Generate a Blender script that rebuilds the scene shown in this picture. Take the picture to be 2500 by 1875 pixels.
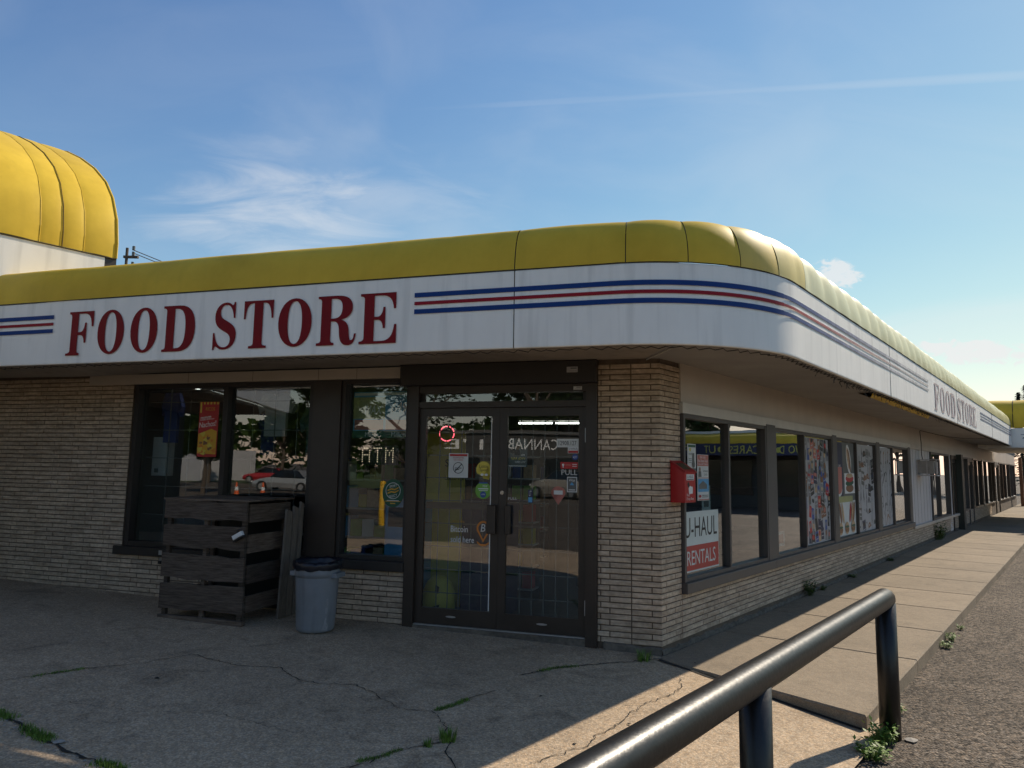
import bpy, bmesh, math, random
from mathutils import Vector as V, Matrix
from mathutils.geometry import tessellate_polygon
random.seed(7)
R_ = math.radians
scene = bpy.context.scene
COL = scene.collection
for o in list(bpy.data.objects): bpy.data.objects.remove(o)

# ------------------------------------------------------------------ camera
CAMH = 1.70
cam = bpy.data.cameras.new('camera'); cam.sensor_width = 36.0; cam.lens = 36.0*1739.3/2500.0
cam.clip_start = 0.05; cam.clip_end = 3000
camo = bpy.data.objects.new('camera', cam); COL.objects.link(camo)
pitch, roll = R_(6.6287), R_(0.9128)
fw = V((0, math.cos(pitch), math.sin(pitch))); rt = V((1, 0, 0)); up = rt.cross(fw)
r2 = rt*math.cos(roll)+up*math.sin(roll); u2 = -rt*math.sin(roll)+up*math.cos(roll)
camo.matrix_world = Matrix(((r2.x, u2.x, -fw.x, 0), (r2.y, u2.y, -fw.y, 0), (r2.z, u2.z, -fw.z, CAMH), (0, 0, 0, 1)))
scene.camera = camo

# ------------------------------------------------------------------ world and sun
SUN_AZ, SUN_EL = R_(53.2), R_(40.0)          # azimuth clockwise from +Y
world = bpy.data.worlds.new('World'); scene.world = world; world.use_nodes = True
wt = world.node_tree; wt.nodes.clear()
def WN(t, **k):
    n = wt.nodes.new(t)
    for a, b in k.items(): setattr(n, a, b)
    return n
def wl(a, b): wt.links.new(a, b)
def wmath(op, a, b=None, c=None, clamp=False):
    n = WN('ShaderNodeMath', operation=op, use_clamp=clamp)
    for i, x in enumerate((a, b, c)):
        if x is None: continue
        if isinstance(x, (int, float)): n.inputs[i].default_value = x
        else: wl(x, n.inputs[i])
    return n.outputs[0]
SKYK = 4.88
sky = WN('ShaderNodeTexSky', sky_type='NISHITA', sun_disc=False, sun_elevation=SUN_EL, sun_rotation=SUN_AZ,
         altitude=300.0, air_density=1.0, dust_density=0.12, ozone_density=1.0)
wco = WN('ShaderNodeTexCoord').outputs['Generated']
def wdot(v):
    n = WN('ShaderNodeVectorMath', operation='DOT_PRODUCT'); wl(wco, n.inputs[0]); n.inputs[1].default_value = v
    return n.outputs['Value']
def skydir(px, py): return (fw + r2*((px-1250)/1739.3) - u2*((py-937.5)/1739.3)).normalized()
cloud_total = None
def cloud(px, py, ax, ay, ang, scale, stretch, lo, hi, amount, detail=6, seed=0.0, edge=1.0):
    """one cloud bank in the sky: direction, angular half sizes, noise density"""
    global cloud_total
    c = skydir(px, py); e1 = V((0, 0, 1)).cross(c).normalized()*-1; e2 = c.cross(e1).normalized()*-1
    if e2.z < 0: e2 = -e2
    ca, sa = math.cos(ang), math.sin(ang)
    f1 = e1*ca+e2*sa; f2 = -e1*sa+e2*ca
    x = wmath('SUBTRACT', wdot(f1), c.dot(f1)); y = wmath('SUBTRACT', wdot(f2), c.dot(f2))
    cb = WN('ShaderNodeCombineXYZ'); wl(wmath('MULTIPLY', x, scale/stretch), cb.inputs[0]); wl(wmath('MULTIPLY', y, scale), cb.inputs[1]); cb.inputs[2].default_value = seed
    nz = WN('ShaderNodeTexNoise'); nz.inputs['Scale'].default_value = 1.0; nz.inputs['Detail'].default_value = detail
    nz.inputs['Roughness'].default_value = 0.6; nz.inputs['Distortion'].default_value = 0.8; wl(cb.outputs[0], nz.inputs['Vector'])
    front = wmath('GREATER_THAN', wdot(c), 0.3)
    d2 = wmath('ADD', wmath('POWER', wmath('ABSOLUTE', wmath('DIVIDE', x, ax)), 2.0), wmath('POWER', wmath('ABSOLUTE', wmath('DIVIDE', y, ay)), 2.0))
    m = wmath('MULTIPLY', wmath('SUBTRACT', 1.0, d2, clamp=True), front)
    mr = WN('ShaderNodeMapRange', interpolation_type='SMOOTHSTEP'); wl(wmath('ADD', nz.outputs['Fac'], wmath('MULTIPLY', wmath('SUBTRACT', m, 1.0), edge)), mr.inputs[0])
    mr.inputs[1].default_value = lo; mr.inputs[2].default_value = hi
    r = wmath('MULTIPLY', wmath('MULTIPLY', mr.outputs[0], wmath('MINIMUM', wmath('MULTIPLY', m, 3.0), 1.0)), amount)
    cloud_total = r if cloud_total is None else wmath('MAXIMUM', cloud_total, r)
cloud(700, 545, .22, .10, 0.14, 20, 4.0, .12, .80, .62, 9, 1.3, .5)
cloud(880, 470, .30, .10, -0.12, 12, 5.0, .25, .75, .30, 7, 4.1, .35)
cloud(1500, 330, .9, .22, -0.10, 7, 5.0, .35, .85, .13, 7, 8.7, .3)
cloud(2150, 203, .62, .007, -0.165, 40, 18.0, .0, .9, .22, 4, 2.2, .5)
cloud(2300, 800, .5, .05, 0.0, 10, 6.0, .2, .8, .30, 5, 3.7, .4)
cloud(2045, 668, .036, .024, -0.35, 110, 1.5, .20, .44, .75, 12, 5.5, .42)
cloud(2390, 858, .095, .020, -0.14, 100, 2.0, .22, .46, .85, 12, 9.1, .42)
cloud(500, 250, .8, .25, 0.35, 6, 4.0, .40, .85, .07, 7, 11.0, .3)
# thin cirrus veil, added over the whole sky to whiten the light in shade
vm = WN('ShaderNodeVectorMath', operation='MULTIPLY'); wl(wco, vm.inputs[0]); vm.inputs[1].default_value = (2.2, 1.1, 3.0)
vn = WN('ShaderNodeTexNoise'); vn.inputs['Scale'].default_value = 1.5; vn.inputs['Detail'].default_value = 7; vn.inputs['Distortion'].default_value = .6; wl(vm.outputs[0], vn.inputs['Vector'])
vr = WN('ShaderNodeMapRange', interpolation_type='SMOOTHSTEP'); wl(vn.outputs['Fac'], vr.inputs[0]); vr.inputs[1].default_value = .42; vr.inputs[2].default_value = .72; vr.inputs[4].default_value = .15
cloud_total = wmath('MAXIMUM', cloud_total, vr.outputs[0])
# soft shoulder on the very bright horizon glow, the same everywhere in the sky
sp = WN('ShaderNodeSeparateColor'); wl(sky.outputs[0], sp.inputs[0]); cbc = WN('ShaderNodeCombineColor')
for ch, (gn, S, pw) in enumerate(((4.1, 40.0, 1.3), (1.60, 15.0, 1.5), (.99, 12.0, 2.0))):
    cp = wmath('POWER', sp.outputs[ch], pw)
    wl(wmath('MULTIPLY', wmath('DIVIDE', cp, wmath('ADD', cp, S)), gn*SKYK), cbc.inputs[ch])
mixc = WN('ShaderNodeMix', data_type='RGBA'); wl(cloud_total, mixc.inputs[0]); wl(cbc.outputs[0], mixc.inputs[6]); mixc.inputs[7].default_value = (.86*SKYK, .86*SKYK, .86*SKYK, 1)
bg = WN('ShaderNodeBackground'); wl(mixc.outputs[2], bg.inputs[0]); bg.inputs[1].default_value = 0.15
wo = WN('ShaderNodeOutputWorld'); wl(bg.outputs[0], wo.inputs[0])

sun = bpy.data.lights.new('sun', 'SUN'); sun.energy = 4.2; sun.angle = R_(0.53); sun.color = (1.0, 0.87, 0.70)
suno = bpy.data.objects.new('sun', sun); COL.objects.link(suno)
sd = V((math.sin(SUN_AZ)*math.cos(SUN_EL), math.cos(SUN_AZ)*math.cos(SUN_EL), math.sin(SUN_EL)))
suno.rotation_euler = (-sd).to_track_quat('-Z', 'Y').to_euler(); suno.location = (20, 20, 30)
scene.view_settings.view_transform = 'Standard'; scene.view_settings.look = 'None'
scene.view_settings.exposure = 0.45; scene.view_settings.gamma = 1.0; scene.view_settings.use_curve_mapping = False
scene.render.engine = 'CYCLES'; scene.cycles.max_bounces = 10; scene.cycles.transparent_max_bounces = 24
scene.cycles.use_denoising = True; scene.cycles.sample_clamp_indirect = 6.0; scene.cycles.caustics_reflective = False; scene.cycles.caustics_refractive = False

# ------------------------------------------------------------------ frames of the two walls
AF, AR = R_(72.87), R_(38.70)
K = V((1.422, 6.792, 0))
dF = V((-math.sin(AF), math.cos(AF), 0)); nF = V((-math.cos(AF), -math.sin(AF), 0))
dR = V((math.sin(AR), math.cos(AR), 0)); nR = V((math.cos(AR), -math.sin(AR), 0))
Z = V((0, 0, 1))
def FF(s, o, z): return K+dF*s+nF*o+Z*z        # front wall: s to the left, o outward
def FR(s, o, z): return K+dR*s+nR*o+Z*z        # side wall: s along the pavement, o outward
def FW(x, y, z): return V((x, y, z))
def FWING(s, o, z): return K+dR*(25.4-o)+nR*s+Z*z   # wing across the car park: s outward from side wall
def apron_z(x, y):
    s = (V((x, y, 0))-K).dot(dF)
    return max(-.112, .025*s if s > 0 else .067*s)

# ------------------------------------------------------------------ materials
def newmat(name):
    m = bpy.data.materials.new(name); m.use_nodes = True
    return m, m.node_tree.nodes, m.node_tree.links, m.node_tree.nodes['Principled BSDF']
def mat(name, col, rough=.6, var=.18, scale=6.0, stretch=(1, 1, 1), bump=0, bscale=60.0, metal=0, spec=.5, col2=None, fine=0, island=0, coat=0, detail=5, trans=0, grime=0):
    m, N, L, B = newmat(name)
    geo = N.new('ShaderNodeNewGeometry'); mp = N.new('ShaderNodeVectorMath'); mp.operation = 'MULTIPLY'; mp.inputs[1].default_value = stretch
    L.new(geo.outputs['Position'], mp.inputs[0])
    nz = N.new('ShaderNodeTexNoise'); nz.inputs['Scale'].default_value = scale; nz.inputs['Detail'].default_value = detail; nz.inputs['Roughness'].default_value = .62
    L.new(mp.outputs[0], nz.inputs['Vector'])
    rmp = N.new('ShaderNodeMapRange'); rmp.inputs[1].default_value = .3; rmp.inputs[2].default_value = .7; L.new(nz.outputs['Fac'], rmp.inputs[0])
    mx = N.new('ShaderNodeMix'); mx.data_type = 'RGBA'; L.new(rmp.outputs[0], mx.inputs[0])
    a = [max(0, c*(1-var)) for c in col]; b = [min(1, c*(1+var)) for c in (col2 or col)]
    mx.inputs[6].default_value = (*a, 1); mx.inputs[7].default_value = (*b, 1)
    out = mx.outputs[2]
    def mulv(src, fac):
        q = N.new('ShaderNodeMix'); q.data_type = 'RGBA'; q.blend_type = 'MULTIPLY'; q.inputs[0].default_value = 1
        L.new(src, q.inputs[6]); L.new(fac, q.inputs[7]); return q.outputs[2]
    if fine:
        n2 = N.new('ShaderNodeTexNoise'); n2.inputs['Scale'].default_value = bscale; n2.inputs['Detail'].default_value = 3; L.new(geo.outputs['Position'], n2.inputs['Vector'])
        r = N.new('ShaderNodeMapRange'); r.inputs[1].default_value = .3; r.inputs[2].default_value = .7; r.inputs[3].default_value = 1-fine; r.inputs[4].default_value = 1+fine; L.new(n2.outputs['Fac'], r.inputs[0])
        out = mulv(out, r.outputs[0])
    if island:
        oi = N.new('ShaderNodeObjectInfo'); ad = N.new('ShaderNodeMath'); ad.operation = 'ADD'; fr = N.new('ShaderNodeMath'); fr.operation = 'FRACT'
        L.new(oi.outputs['Random'], ad.inputs[0]); L.new(geo.outputs['Random Per Island'], ad.inputs[1]); L.new(ad.outputs[0], fr.inputs[0])
        r = N.new('ShaderNodeMapRange'); r.inputs[3].default_value = 1-island; r.inputs[4].default_value = 1+island; L.new(fr.outputs[0], r.inputs[0])
        out = mulv(out, r.outputs[0])
    if grime:
        n3 = N.new('ShaderNodeTexNoise'); n3.inputs['Scale'].default_value = 1.0; n3.inputs['Detail'].default_value = 6
        m3 = N.new('ShaderNodeVectorMath'); m3.operation = 'MULTIPLY'; m3.inputs[1].default_value = (9, 9, .7); L.new(geo.outputs['Position'], m3.inputs[0]); L.new(m3.outputs[0], n3.inputs['Vector'])
        r = N.new('ShaderNodeMapRange'); r.inputs[1].default_value = .52; r.inputs[2].default_value = .78; r.inputs[3].default_value = 1; r.inputs[4].default_value = 1-grime; L.new(n3.outputs['Fac'], r.inputs[0])
        out = mulv(out, r.outputs[0])
    L.new(out, B.inputs['Base Color'])
    rr = N.new('ShaderNodeMapRange'); rr.inputs[3].default_value = max(.02, rough-.08); rr.inputs[4].default_value = min(1, rough+.08); L.new(nz.outputs['Fac'], rr.inputs[0]); L.new(rr.outputs[0], B.inputs['Roughness'])
    B.inputs['Metallic'].default_value = metal; B.inputs['Specular IOR Level'].default_value = spec; B.inputs['Coat Weight'].default_value = coat
    if trans: B.inputs['Subsurface Weight'].default_value = 0
    if bump:
        n4 = N.new('ShaderNodeTexNoise'); n4.inputs['Scale'].default_value = bscale; n4.inputs['Detail'].default_value = 4; L.new(mp.outputs[0], n4.inputs['Vector'])
        bp = N.new('ShaderNodeBump'); bp.inputs['Strength'].default_value = bump; bp.inputs['Distance'].default_value = .01; L.new(n4.outputs['Fac'], bp.inputs['Height']); L.new(bp.outputs[0], B.inputs['Normal'])
    return m
def emit(name, col, s):
    m, N, L, B = newmat(name); B.inputs['Base Color'].default_value = (*col, 1); B.inputs['Emission Color'].default_value = (*col, 1); B.inputs['Emission Strength'].default_value = s
    return m
def aggregate(name, base, spread, scale, bump, patch=.25, dark=None, rough=.9, grit=1.0, mid=(.86, 1.12, 14), blotch=.16):
    """concrete or asphalt with visible stones"""
    m, N, L, B = newmat(name)
    geo = N.new('ShaderNodeNewGeometry')
    vo = N.new('ShaderNodeTexVoronoi'); vo.inputs['Scale'].default_value = scale; L.new(geo.outputs['Position'], vo.inputs['Vector'])
    sep = N.new('ShaderNodeSeparateColor'); L.new(vo.outputs['Color'], sep.inputs[0])
    big = N.new('ShaderNodeTexNoise'); big.inputs['Scale'].default_value = .9; big.inputs['Detail'].default_value = 9; big.inputs['Roughness'].default_value = .65; L.new(geo.outputs['Position'], big.inputs['Vector'])
    mid_n = N.new('ShaderNodeTexNoise'); mid_n.inputs['Scale'].default_value = mid[2]; mid_n.inputs['Detail'].default_value = 7; mid_n.inputs['Roughness'].default_value = .7; L.new(geo.outputs['Position'], mid_n.inputs['Vector'])
    def mr(src, a, b, c, d):
        r = N.new('ShaderNodeMapRange'); r.inputs[1].default_value = a; r.inputs[2].default_value = b; r.inputs[3].default_value = c; r.inputs[4].default_value = d; L.new(src, r.inputs[0]); return r.outputs[0]
    def mul(a, b):
        q = N.new('ShaderNodeMath'); q.operation = 'MULTIPLY'; L.new(a, q.inputs[0]); L.new(b, q.inputs[1]); return q.outputs[0]
    f = mul(mr(sep.outputs[0], 0, 1, 1-spread, 1+spread), mr(big.outputs['Fac'], .3, .7, 1-patch, 1+patch))
    mid0 = mid_n; f = mul(f, mr(mid0.outputs['Fac'], .3, .7, mid[0], mid[1]))
    f = mul(f, mr(vo.outputs['Distance'], .0, .6, 1.08, .78))
    bl = N.new('ShaderNodeTexNoise'); bl.inputs['Scale'].default_value = 2.3; bl.inputs['Detail'].default_value = 5; bl.inputs['Distortion'].default_value = 1.2; L.new(geo.outputs['Position'], bl.inputs['Vector'])
    f = mul(f, mr(bl.outputs['Fac'], .54, .70, 1.0, 1-blotch))
    oi = N.new('ShaderNodeObjectInfo'); f = mul(f, mr(oi.outputs['Random'], 0, 1, .93, 1.07))
    hue = N.new('ShaderNodeMix'); hue.data_type = 'RGBA'; L.new(sep.outputs[1], hue.inputs[0])
    hue.inputs[6].default_value = (base[0]*1.06, base[1]*.99, base[2]*.90, 1); hue.inputs[7].default_value = (base[0]*.95, base[1]*1.0, base[2]*1.06, 1)
    q = N.new('ShaderNodeMix'); q.data_type = 'RGBA'; q.blend_type = 'MULTIPLY'; q.inputs[0].default_value = 1; L.new(hue.outputs[2], q.inputs[6]); L.new(f, q.inputs[7])
    L.new(q.outputs[2], B.inputs['Base Color']); B.inputs['Roughness'].default_value = rough; B.inputs['Specular IOR Level'].default_value = .3
    bp = N.new('ShaderNodeBump'); bp.inputs['Strength'].default_value = bump; bp.inputs['Distance'].default_value = .006*grit; bp.invert = True
    L.new(vo.outputs['Distance'], bp.inputs['Height'])
    b2 = N.new('ShaderNodeBump'); b2.inputs['Strength'].default_value = .35; b2.inputs['Distance'].default_value = .02; L.new(mid_n.outputs['Fac'], b2.inputs['Height']); L.new(bp.outputs[0], b2.inputs['Normal'])
    L.new(b2.outputs[0], B.inputs['Normal'])
    return m
def glassmat(name, tint=(.80, .86, .86), ior=1.52, wave=.02, boost=1.0):
    m, N, L, B = newmat(name); N.remove(B)
    out = N['Material Output']
    fr = N.new('ShaderNodeFresnel'); fr.inputs[0].default_value = ior
    mu = N.new('ShaderNodeMath'); mu.operation = 'MULTIPLY'; mu.use_clamp = True; mu.inputs[1].default_value = boost; L.new(fr.outputs[0], mu.inputs[0])
    t = N.new('ShaderNodeBsdfTransparent'); t.inputs[0].default_value = (*tint, 1)
    g = N.new('ShaderNodeBsdfGlossy'); g.inputs['Roughness'].default_value = .0; g.inputs['Color'].default_value = (.95, .97, 1, 1)
    geo = N.new('ShaderNodeNewGeometry'); nz = N.new('ShaderNodeTexNoise'); nz.inputs['Scale'].default_value = 1.6; nz.inputs['Detail'].default_value = 1; L.new(geo.outputs['Position'], nz.inputs['Vector'])
    bp = N.new('ShaderNodeBump'); bp.inputs['Strength'].default_value = wave; bp.inputs['Distance'].default_value = .1; L.new(nz.outputs['Fac'], bp.inputs['Height'])
    L.new(bp.outputs[0], g.inputs['Normal'])
    ff = N.new('ShaderNodeMath'); ff.operation = 'SUBTRACT'; ff.inputs[0].default_value = 1; L.new(geo.outputs['Backfacing'], ff.inputs[1])
    m2 = N.new('ShaderNodeMath'); m2.operation = 'MULTIPLY'; L.new(mu.outputs[0], m2.inputs[0]); L.new(ff.outputs[0], m2.inputs[1])
    mx = N.new('ShaderNodeMixShader'); L.new(m2.outputs[0], mx.inputs[0]); L.new(t.outputs[0], mx.inputs[1]); L.new(g.outputs[0], mx.inputs[2]); L.new(mx.outputs[0], out.inputs[0])
    return m
M = {}
M['brick'] = mat('brick', (.43, .325, .228), .85, .25, 5, (1, 1, 6), .55, 26, island=.13, col2=(.47, .375, .28), fine=.15)
M['mortar'] = mat('mortar', (.12, .09, .065), .95, .25, 12, bump=.5, bscale=90)
M['footing'] = mat('footing concrete', (.13, .112, .09), .95, .35, 7, bump=.9, bscale=25, fine=.2)
M['fascia'] = mat('fascia vinyl', (.89, .88, .84), .6, .05, 2.5, (1, 1, .3), 0, spec=.25, grime=.20)
M['fascia_edge'] = mat('fascia edge', (.34, .32, .29), .7, .2)
M['yellow'] = mat('awning yellow vinyl', (.64, .43, .040), .5, .10, 1.6, (1, 1, 1), .12, 5, col2=(.66, .455, .05), grime=.07, spec=.15)
M['yellow_faded_glare'] = mat('bleached and glare bright awning vinyl', (.74, .68, .36), .34, .06, 1.6, (1, 1, 1), .08, 6, col2=(.76, .71, .42), grime=.08)  # bleached vinyl, with the backlit glare also put into the colour
M['yellow_m1'] = mat('slightly faded and lit awning vinyl', (.66, .46, .07), .5, .08, 1.6, (1, 1, 1), .1, 5, grime=.08)  # first step towards the pale tone that holds bleaching and glare
M['yellow_m2'] = mat('half faded and lit awning vinyl', (.72, .57, .17), .46, .08, 1.6, (1, 1, 1), .1, 5, grime=.08)  # sunlit cream mixed into the half faded yellow
M['seam'] = mat('seam', (.05, .04, .02), .8)
M['red'] = mat('sign red', (.20, .005, .010), .6, .08, spec=.2)
M['blue'] = mat('stripe blue', (.008, .045, .20), .6, .08, spec=.2)
M['strred'] = mat('stripe red', (.30, .012, .025), .6, .08, spec=.2)
M['blue_f'] = mat('faded stripe blue', (.19, .22, .30), .55, .30, 18, (1, 1, .4))
M['red_f'] = mat('faded stripe red', (.46, .30, .31), .55, .25, 18, (1, 1, .4))
M['blue_ff'] = mat('bleached stripe', (.60, .59, .57), .6, .12, 18)
M['let_f'] = mat('faded letter edge', (.52, .44, .45), .55, .30, 14, (1, 1, .4), fine=.2)
M['let_ff'] = mat('bleached letter', (.64, .62, .61), .55, .08, 10)
M['soffit'] = mat('soffit cloth', (.33, .28, .23), .85, .22, 1.7, (1, 1, 1), .2, 4, grime=.25)
M['soffit_r'] = mat('soffit cloth grey', (.30, .28, .26), .8, .15, 1.5, (1, 1, 1), .15, 4)
M['band'] = mat('painted band', (.46, .40, .33), .6, .08, 2)
M['siding'] = mat('painted board', (.50, .44, .38), .55, .08, 2.0, (1, 1, .5))
M['white_panel'] = mat('white panel', (.52, .505, .51), .5, .06, 2.0)
M['trim'] = mat('white trim', (.56, .53, .48), .5, .06)
M['bronze'] = mat('bronze aluminium', (.036, .026, .020), .42, .15, 5, spec=.5)
M['bronze2'] = mat('dark casing', (.026, .021, .018), .5, .15, 5)
M['taupe'] = mat('taupe frame', (.085, .078, .074), .5, .12, 4)
M['glass'] = glassmat('window glass', (.86, .92, .92), 1.52, .008, 3.4)
M['glass_r'] = glassmat('side window glass', (.84, .90, .90), 1.52, .014, 3.0)
M['apron'] = aggregate('exposed aggregate concrete', (.47, .365, .255), .30, 85, .42, .16, grit=1.0, mid=(.84, 1.14, 16), blotch=.30)
M['slab'] = aggregate('pavement concrete', (.275, .225, .165), .18, 160, .25, .14, rough=.85)
M['asphalt'] = aggregate('asphalt', (.125, .102, .080), .9, 55, 1.0, .30, grit=2.2, mid=(.55, 1.45, 22))
M['crack'] = mat('crack', (.018, .016, .014), 1, .3, 40)
M['moss'] = mat('moss', (.035, .055, .012), .9, .4, 30)
M['leaf'] = mat('leaf', (.060, .105, .018), .6, .4, 9, island=.35)
M['leafy'] = mat('weed leaf', (.10, .185, .020), .6, .35, 20, island=.3)  # green raised in place of light shining through backlit leaves
M['bark'] = mat('bark', (.10, .075, .055), .9, .3, 8, (1, 1, .3), .6, 20)
M['pebble'] = mat('pebble', (.30, .28, .25), .9, .3, 30)
M['wood_dark'] = mat('dark weathered wood', (.082, .052, .034), .8, .45, 5, (1.2, 1.2, 14), .6, 22, island=.45, col2=(.11, .085, .066))
M['wood_pale'] = mat('pale weathered wood', (.17, .145, .12), .85, .4, 7, (14, 14, 1), .5, 30)
M['bin'] = mat('grey blue plastic', (.20, .215, .235), .55, .12, 4, grime=.3)
M['bin_scuff'] = mat('scuffed plastic', (.26, .27, .28), .7, .25, 20)
M['bag'] = mat('black bag', (.010, .011, .018), .35, .3, 10, bump=.5, bscale=12)
M['black'] = mat('black', (.012, .012, .013), .5, .1)
M['white'] = mat('white print', (.72, .72, .71), .5, .05)
M['paper'] = mat('paper', (.62, .63, .61), .6, .06)
M['paper_d'] = mat('poster paper', (.42, .42, .43), .5, .06)
M['pgrey2'] = mat('print mid grey', (.22, .22, .23), .5, .15)
M['paper_sign'] = mat('sign board', (.58, .64, .62), .5, .06)
M['psign'] = mat('sign red band', (.42, .055, .045), .5, .1)
M['paper_blue'] = mat('pale paper', (.50, .58, .58), .55, .08)
M['redbox'] = mat('red painted steel', (.42, .016, .018), .38, .10, 6)
M['pred'] = mat('print red', (.45, .03, .03), .5, .08)
M['psalmon'] = mat('faded print red', (.48, .15, .12), .5, .10)
M['pgrey'] = mat('print grey', (.12, .125, .12), .5, .15)
M['pblue'] = mat('print blue', (.03, .08, .30), .5, .1)
M['pcyan'] = mat('print light blue', (.10, .32, .55), .5, .1)
M['pgreen'] = mat('print green', (.16, .38, .05), .5, .1)
M['pdgreen'] = mat('print dark green', (.012, .085, .045), .5, .1)
M['pyellow'] = mat('print yellow', (.62, .50, .07), .5, .1)
M['pgold'] = mat('print gold', (.62, .34, .03), .5, .1)
M['porange'] = mat('print orange', (.60, .20, .03), .5, .1)
M['pbrown'] = mat('print brown', (.22, .10, .045), .5, .3, 20)
M['ptan'] = mat('print tan', (.50, .34, .20), .5, .3, 20)
M['pnavy'] = mat('print navy', (.012, .018, .06), .5, .1)
M['pgreenish'] = mat('print tan green', (.36, .36, .16), .5, .1)
M['pipe'] = mat('black gloss paint', (.007, .007, .007), .36, .25, 30, (1, 1, 1), .12, 38, spec=.5)
M['steel'] = mat('galvanised steel', (.42, .41, .40), .45, .15, 8, metal=.6)
M['steel_w'] = mat('off white steel', (.48, .46, .45), .5, .1)
M['chrome'] = mat('chrome', (.6, .6, .6), .2, .05, metal=1)
M['cable'] = mat('cable', (.015, .015, .015), .6)
M['floor_in'] = mat('shop floor', (.10, .10, .095), .5, .1, 2)
M['wall_in'] = mat('shop wall', (.16, .17, .165), .8, .1, 2)
M['shelf_in'] = mat('shop shelf', (.08, .085, .08), .6, .3, 4)
M['tube'] = emit('lamp tube', (1, .96, .85), 6.0)
M['neon'] = emit('neon', (1, .12, .16), 2.0)
M['led'] = emit('led', (1, .75, .5), 1.6)
M['roof'] = mat('roofing', (.10, .095, .09), .9, .2, 4)
M['lawn'] = mat('lawn', (.055, .085, .022), .95, .35, 1.2, bump=.8, bscale=30)
M['plaster'] = mat('beige siding', (.50, .42, .28), .8, .08, 1, (1, 1, 6))
M['darkwall'] = mat('dark storefront', (.05, .048, .045), .7, .2, 2)
M['navy'] = mat('navy band', (.02, .022, .085), .5, .1)
M['letyellow'] = mat('yellow letter', (.55, .52, .08), .5, .1)
M['bollard'] = mat('bollard yellow', (.70, .40, .012), .5, .1)
M['cone'] = mat('cone orange', (.75, .12, .02), .5, .1)
M['carglass'] = mat('car glass', (.015, .018, .02), .08, .1, spec=.7)
M['tyre'] = mat('tyre', (.018, .018, .018), .8)
M['car_silver'] = mat('silver paint', (.42, .43, .44), .3, .04, metal=.3, coat=.6)
M['car_white'] = mat('white paint', (.72, .72, .70), .3, .04, coat=.6)
M['car_beige'] = mat('beige paint', (.48, .42, .34), .3, .04, coat=.6)
M['car_red'] = mat('red paint', (.45, .02, .03), .3, .04, coat=.6)
M['needles'] = mat('needles', (.018, .034, .014), .8, .3, 6)
M['pdark'] = mat('dark green casing', (.020, .030, .028), .5, .1)
M['wire'] = mat('wire', (.05, .05, .055), .6)
M['cloth_blue'] = mat('blue cloth', (.012, .035, .16), .85, .15, 6)
M['cloth_white'] = mat('white cloth', (.42, .44, .46), .85, .1, 6)
M['cloth_teal'] = mat('teal cloth', (.05, .11, .12), .85, .15, 6)

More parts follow.
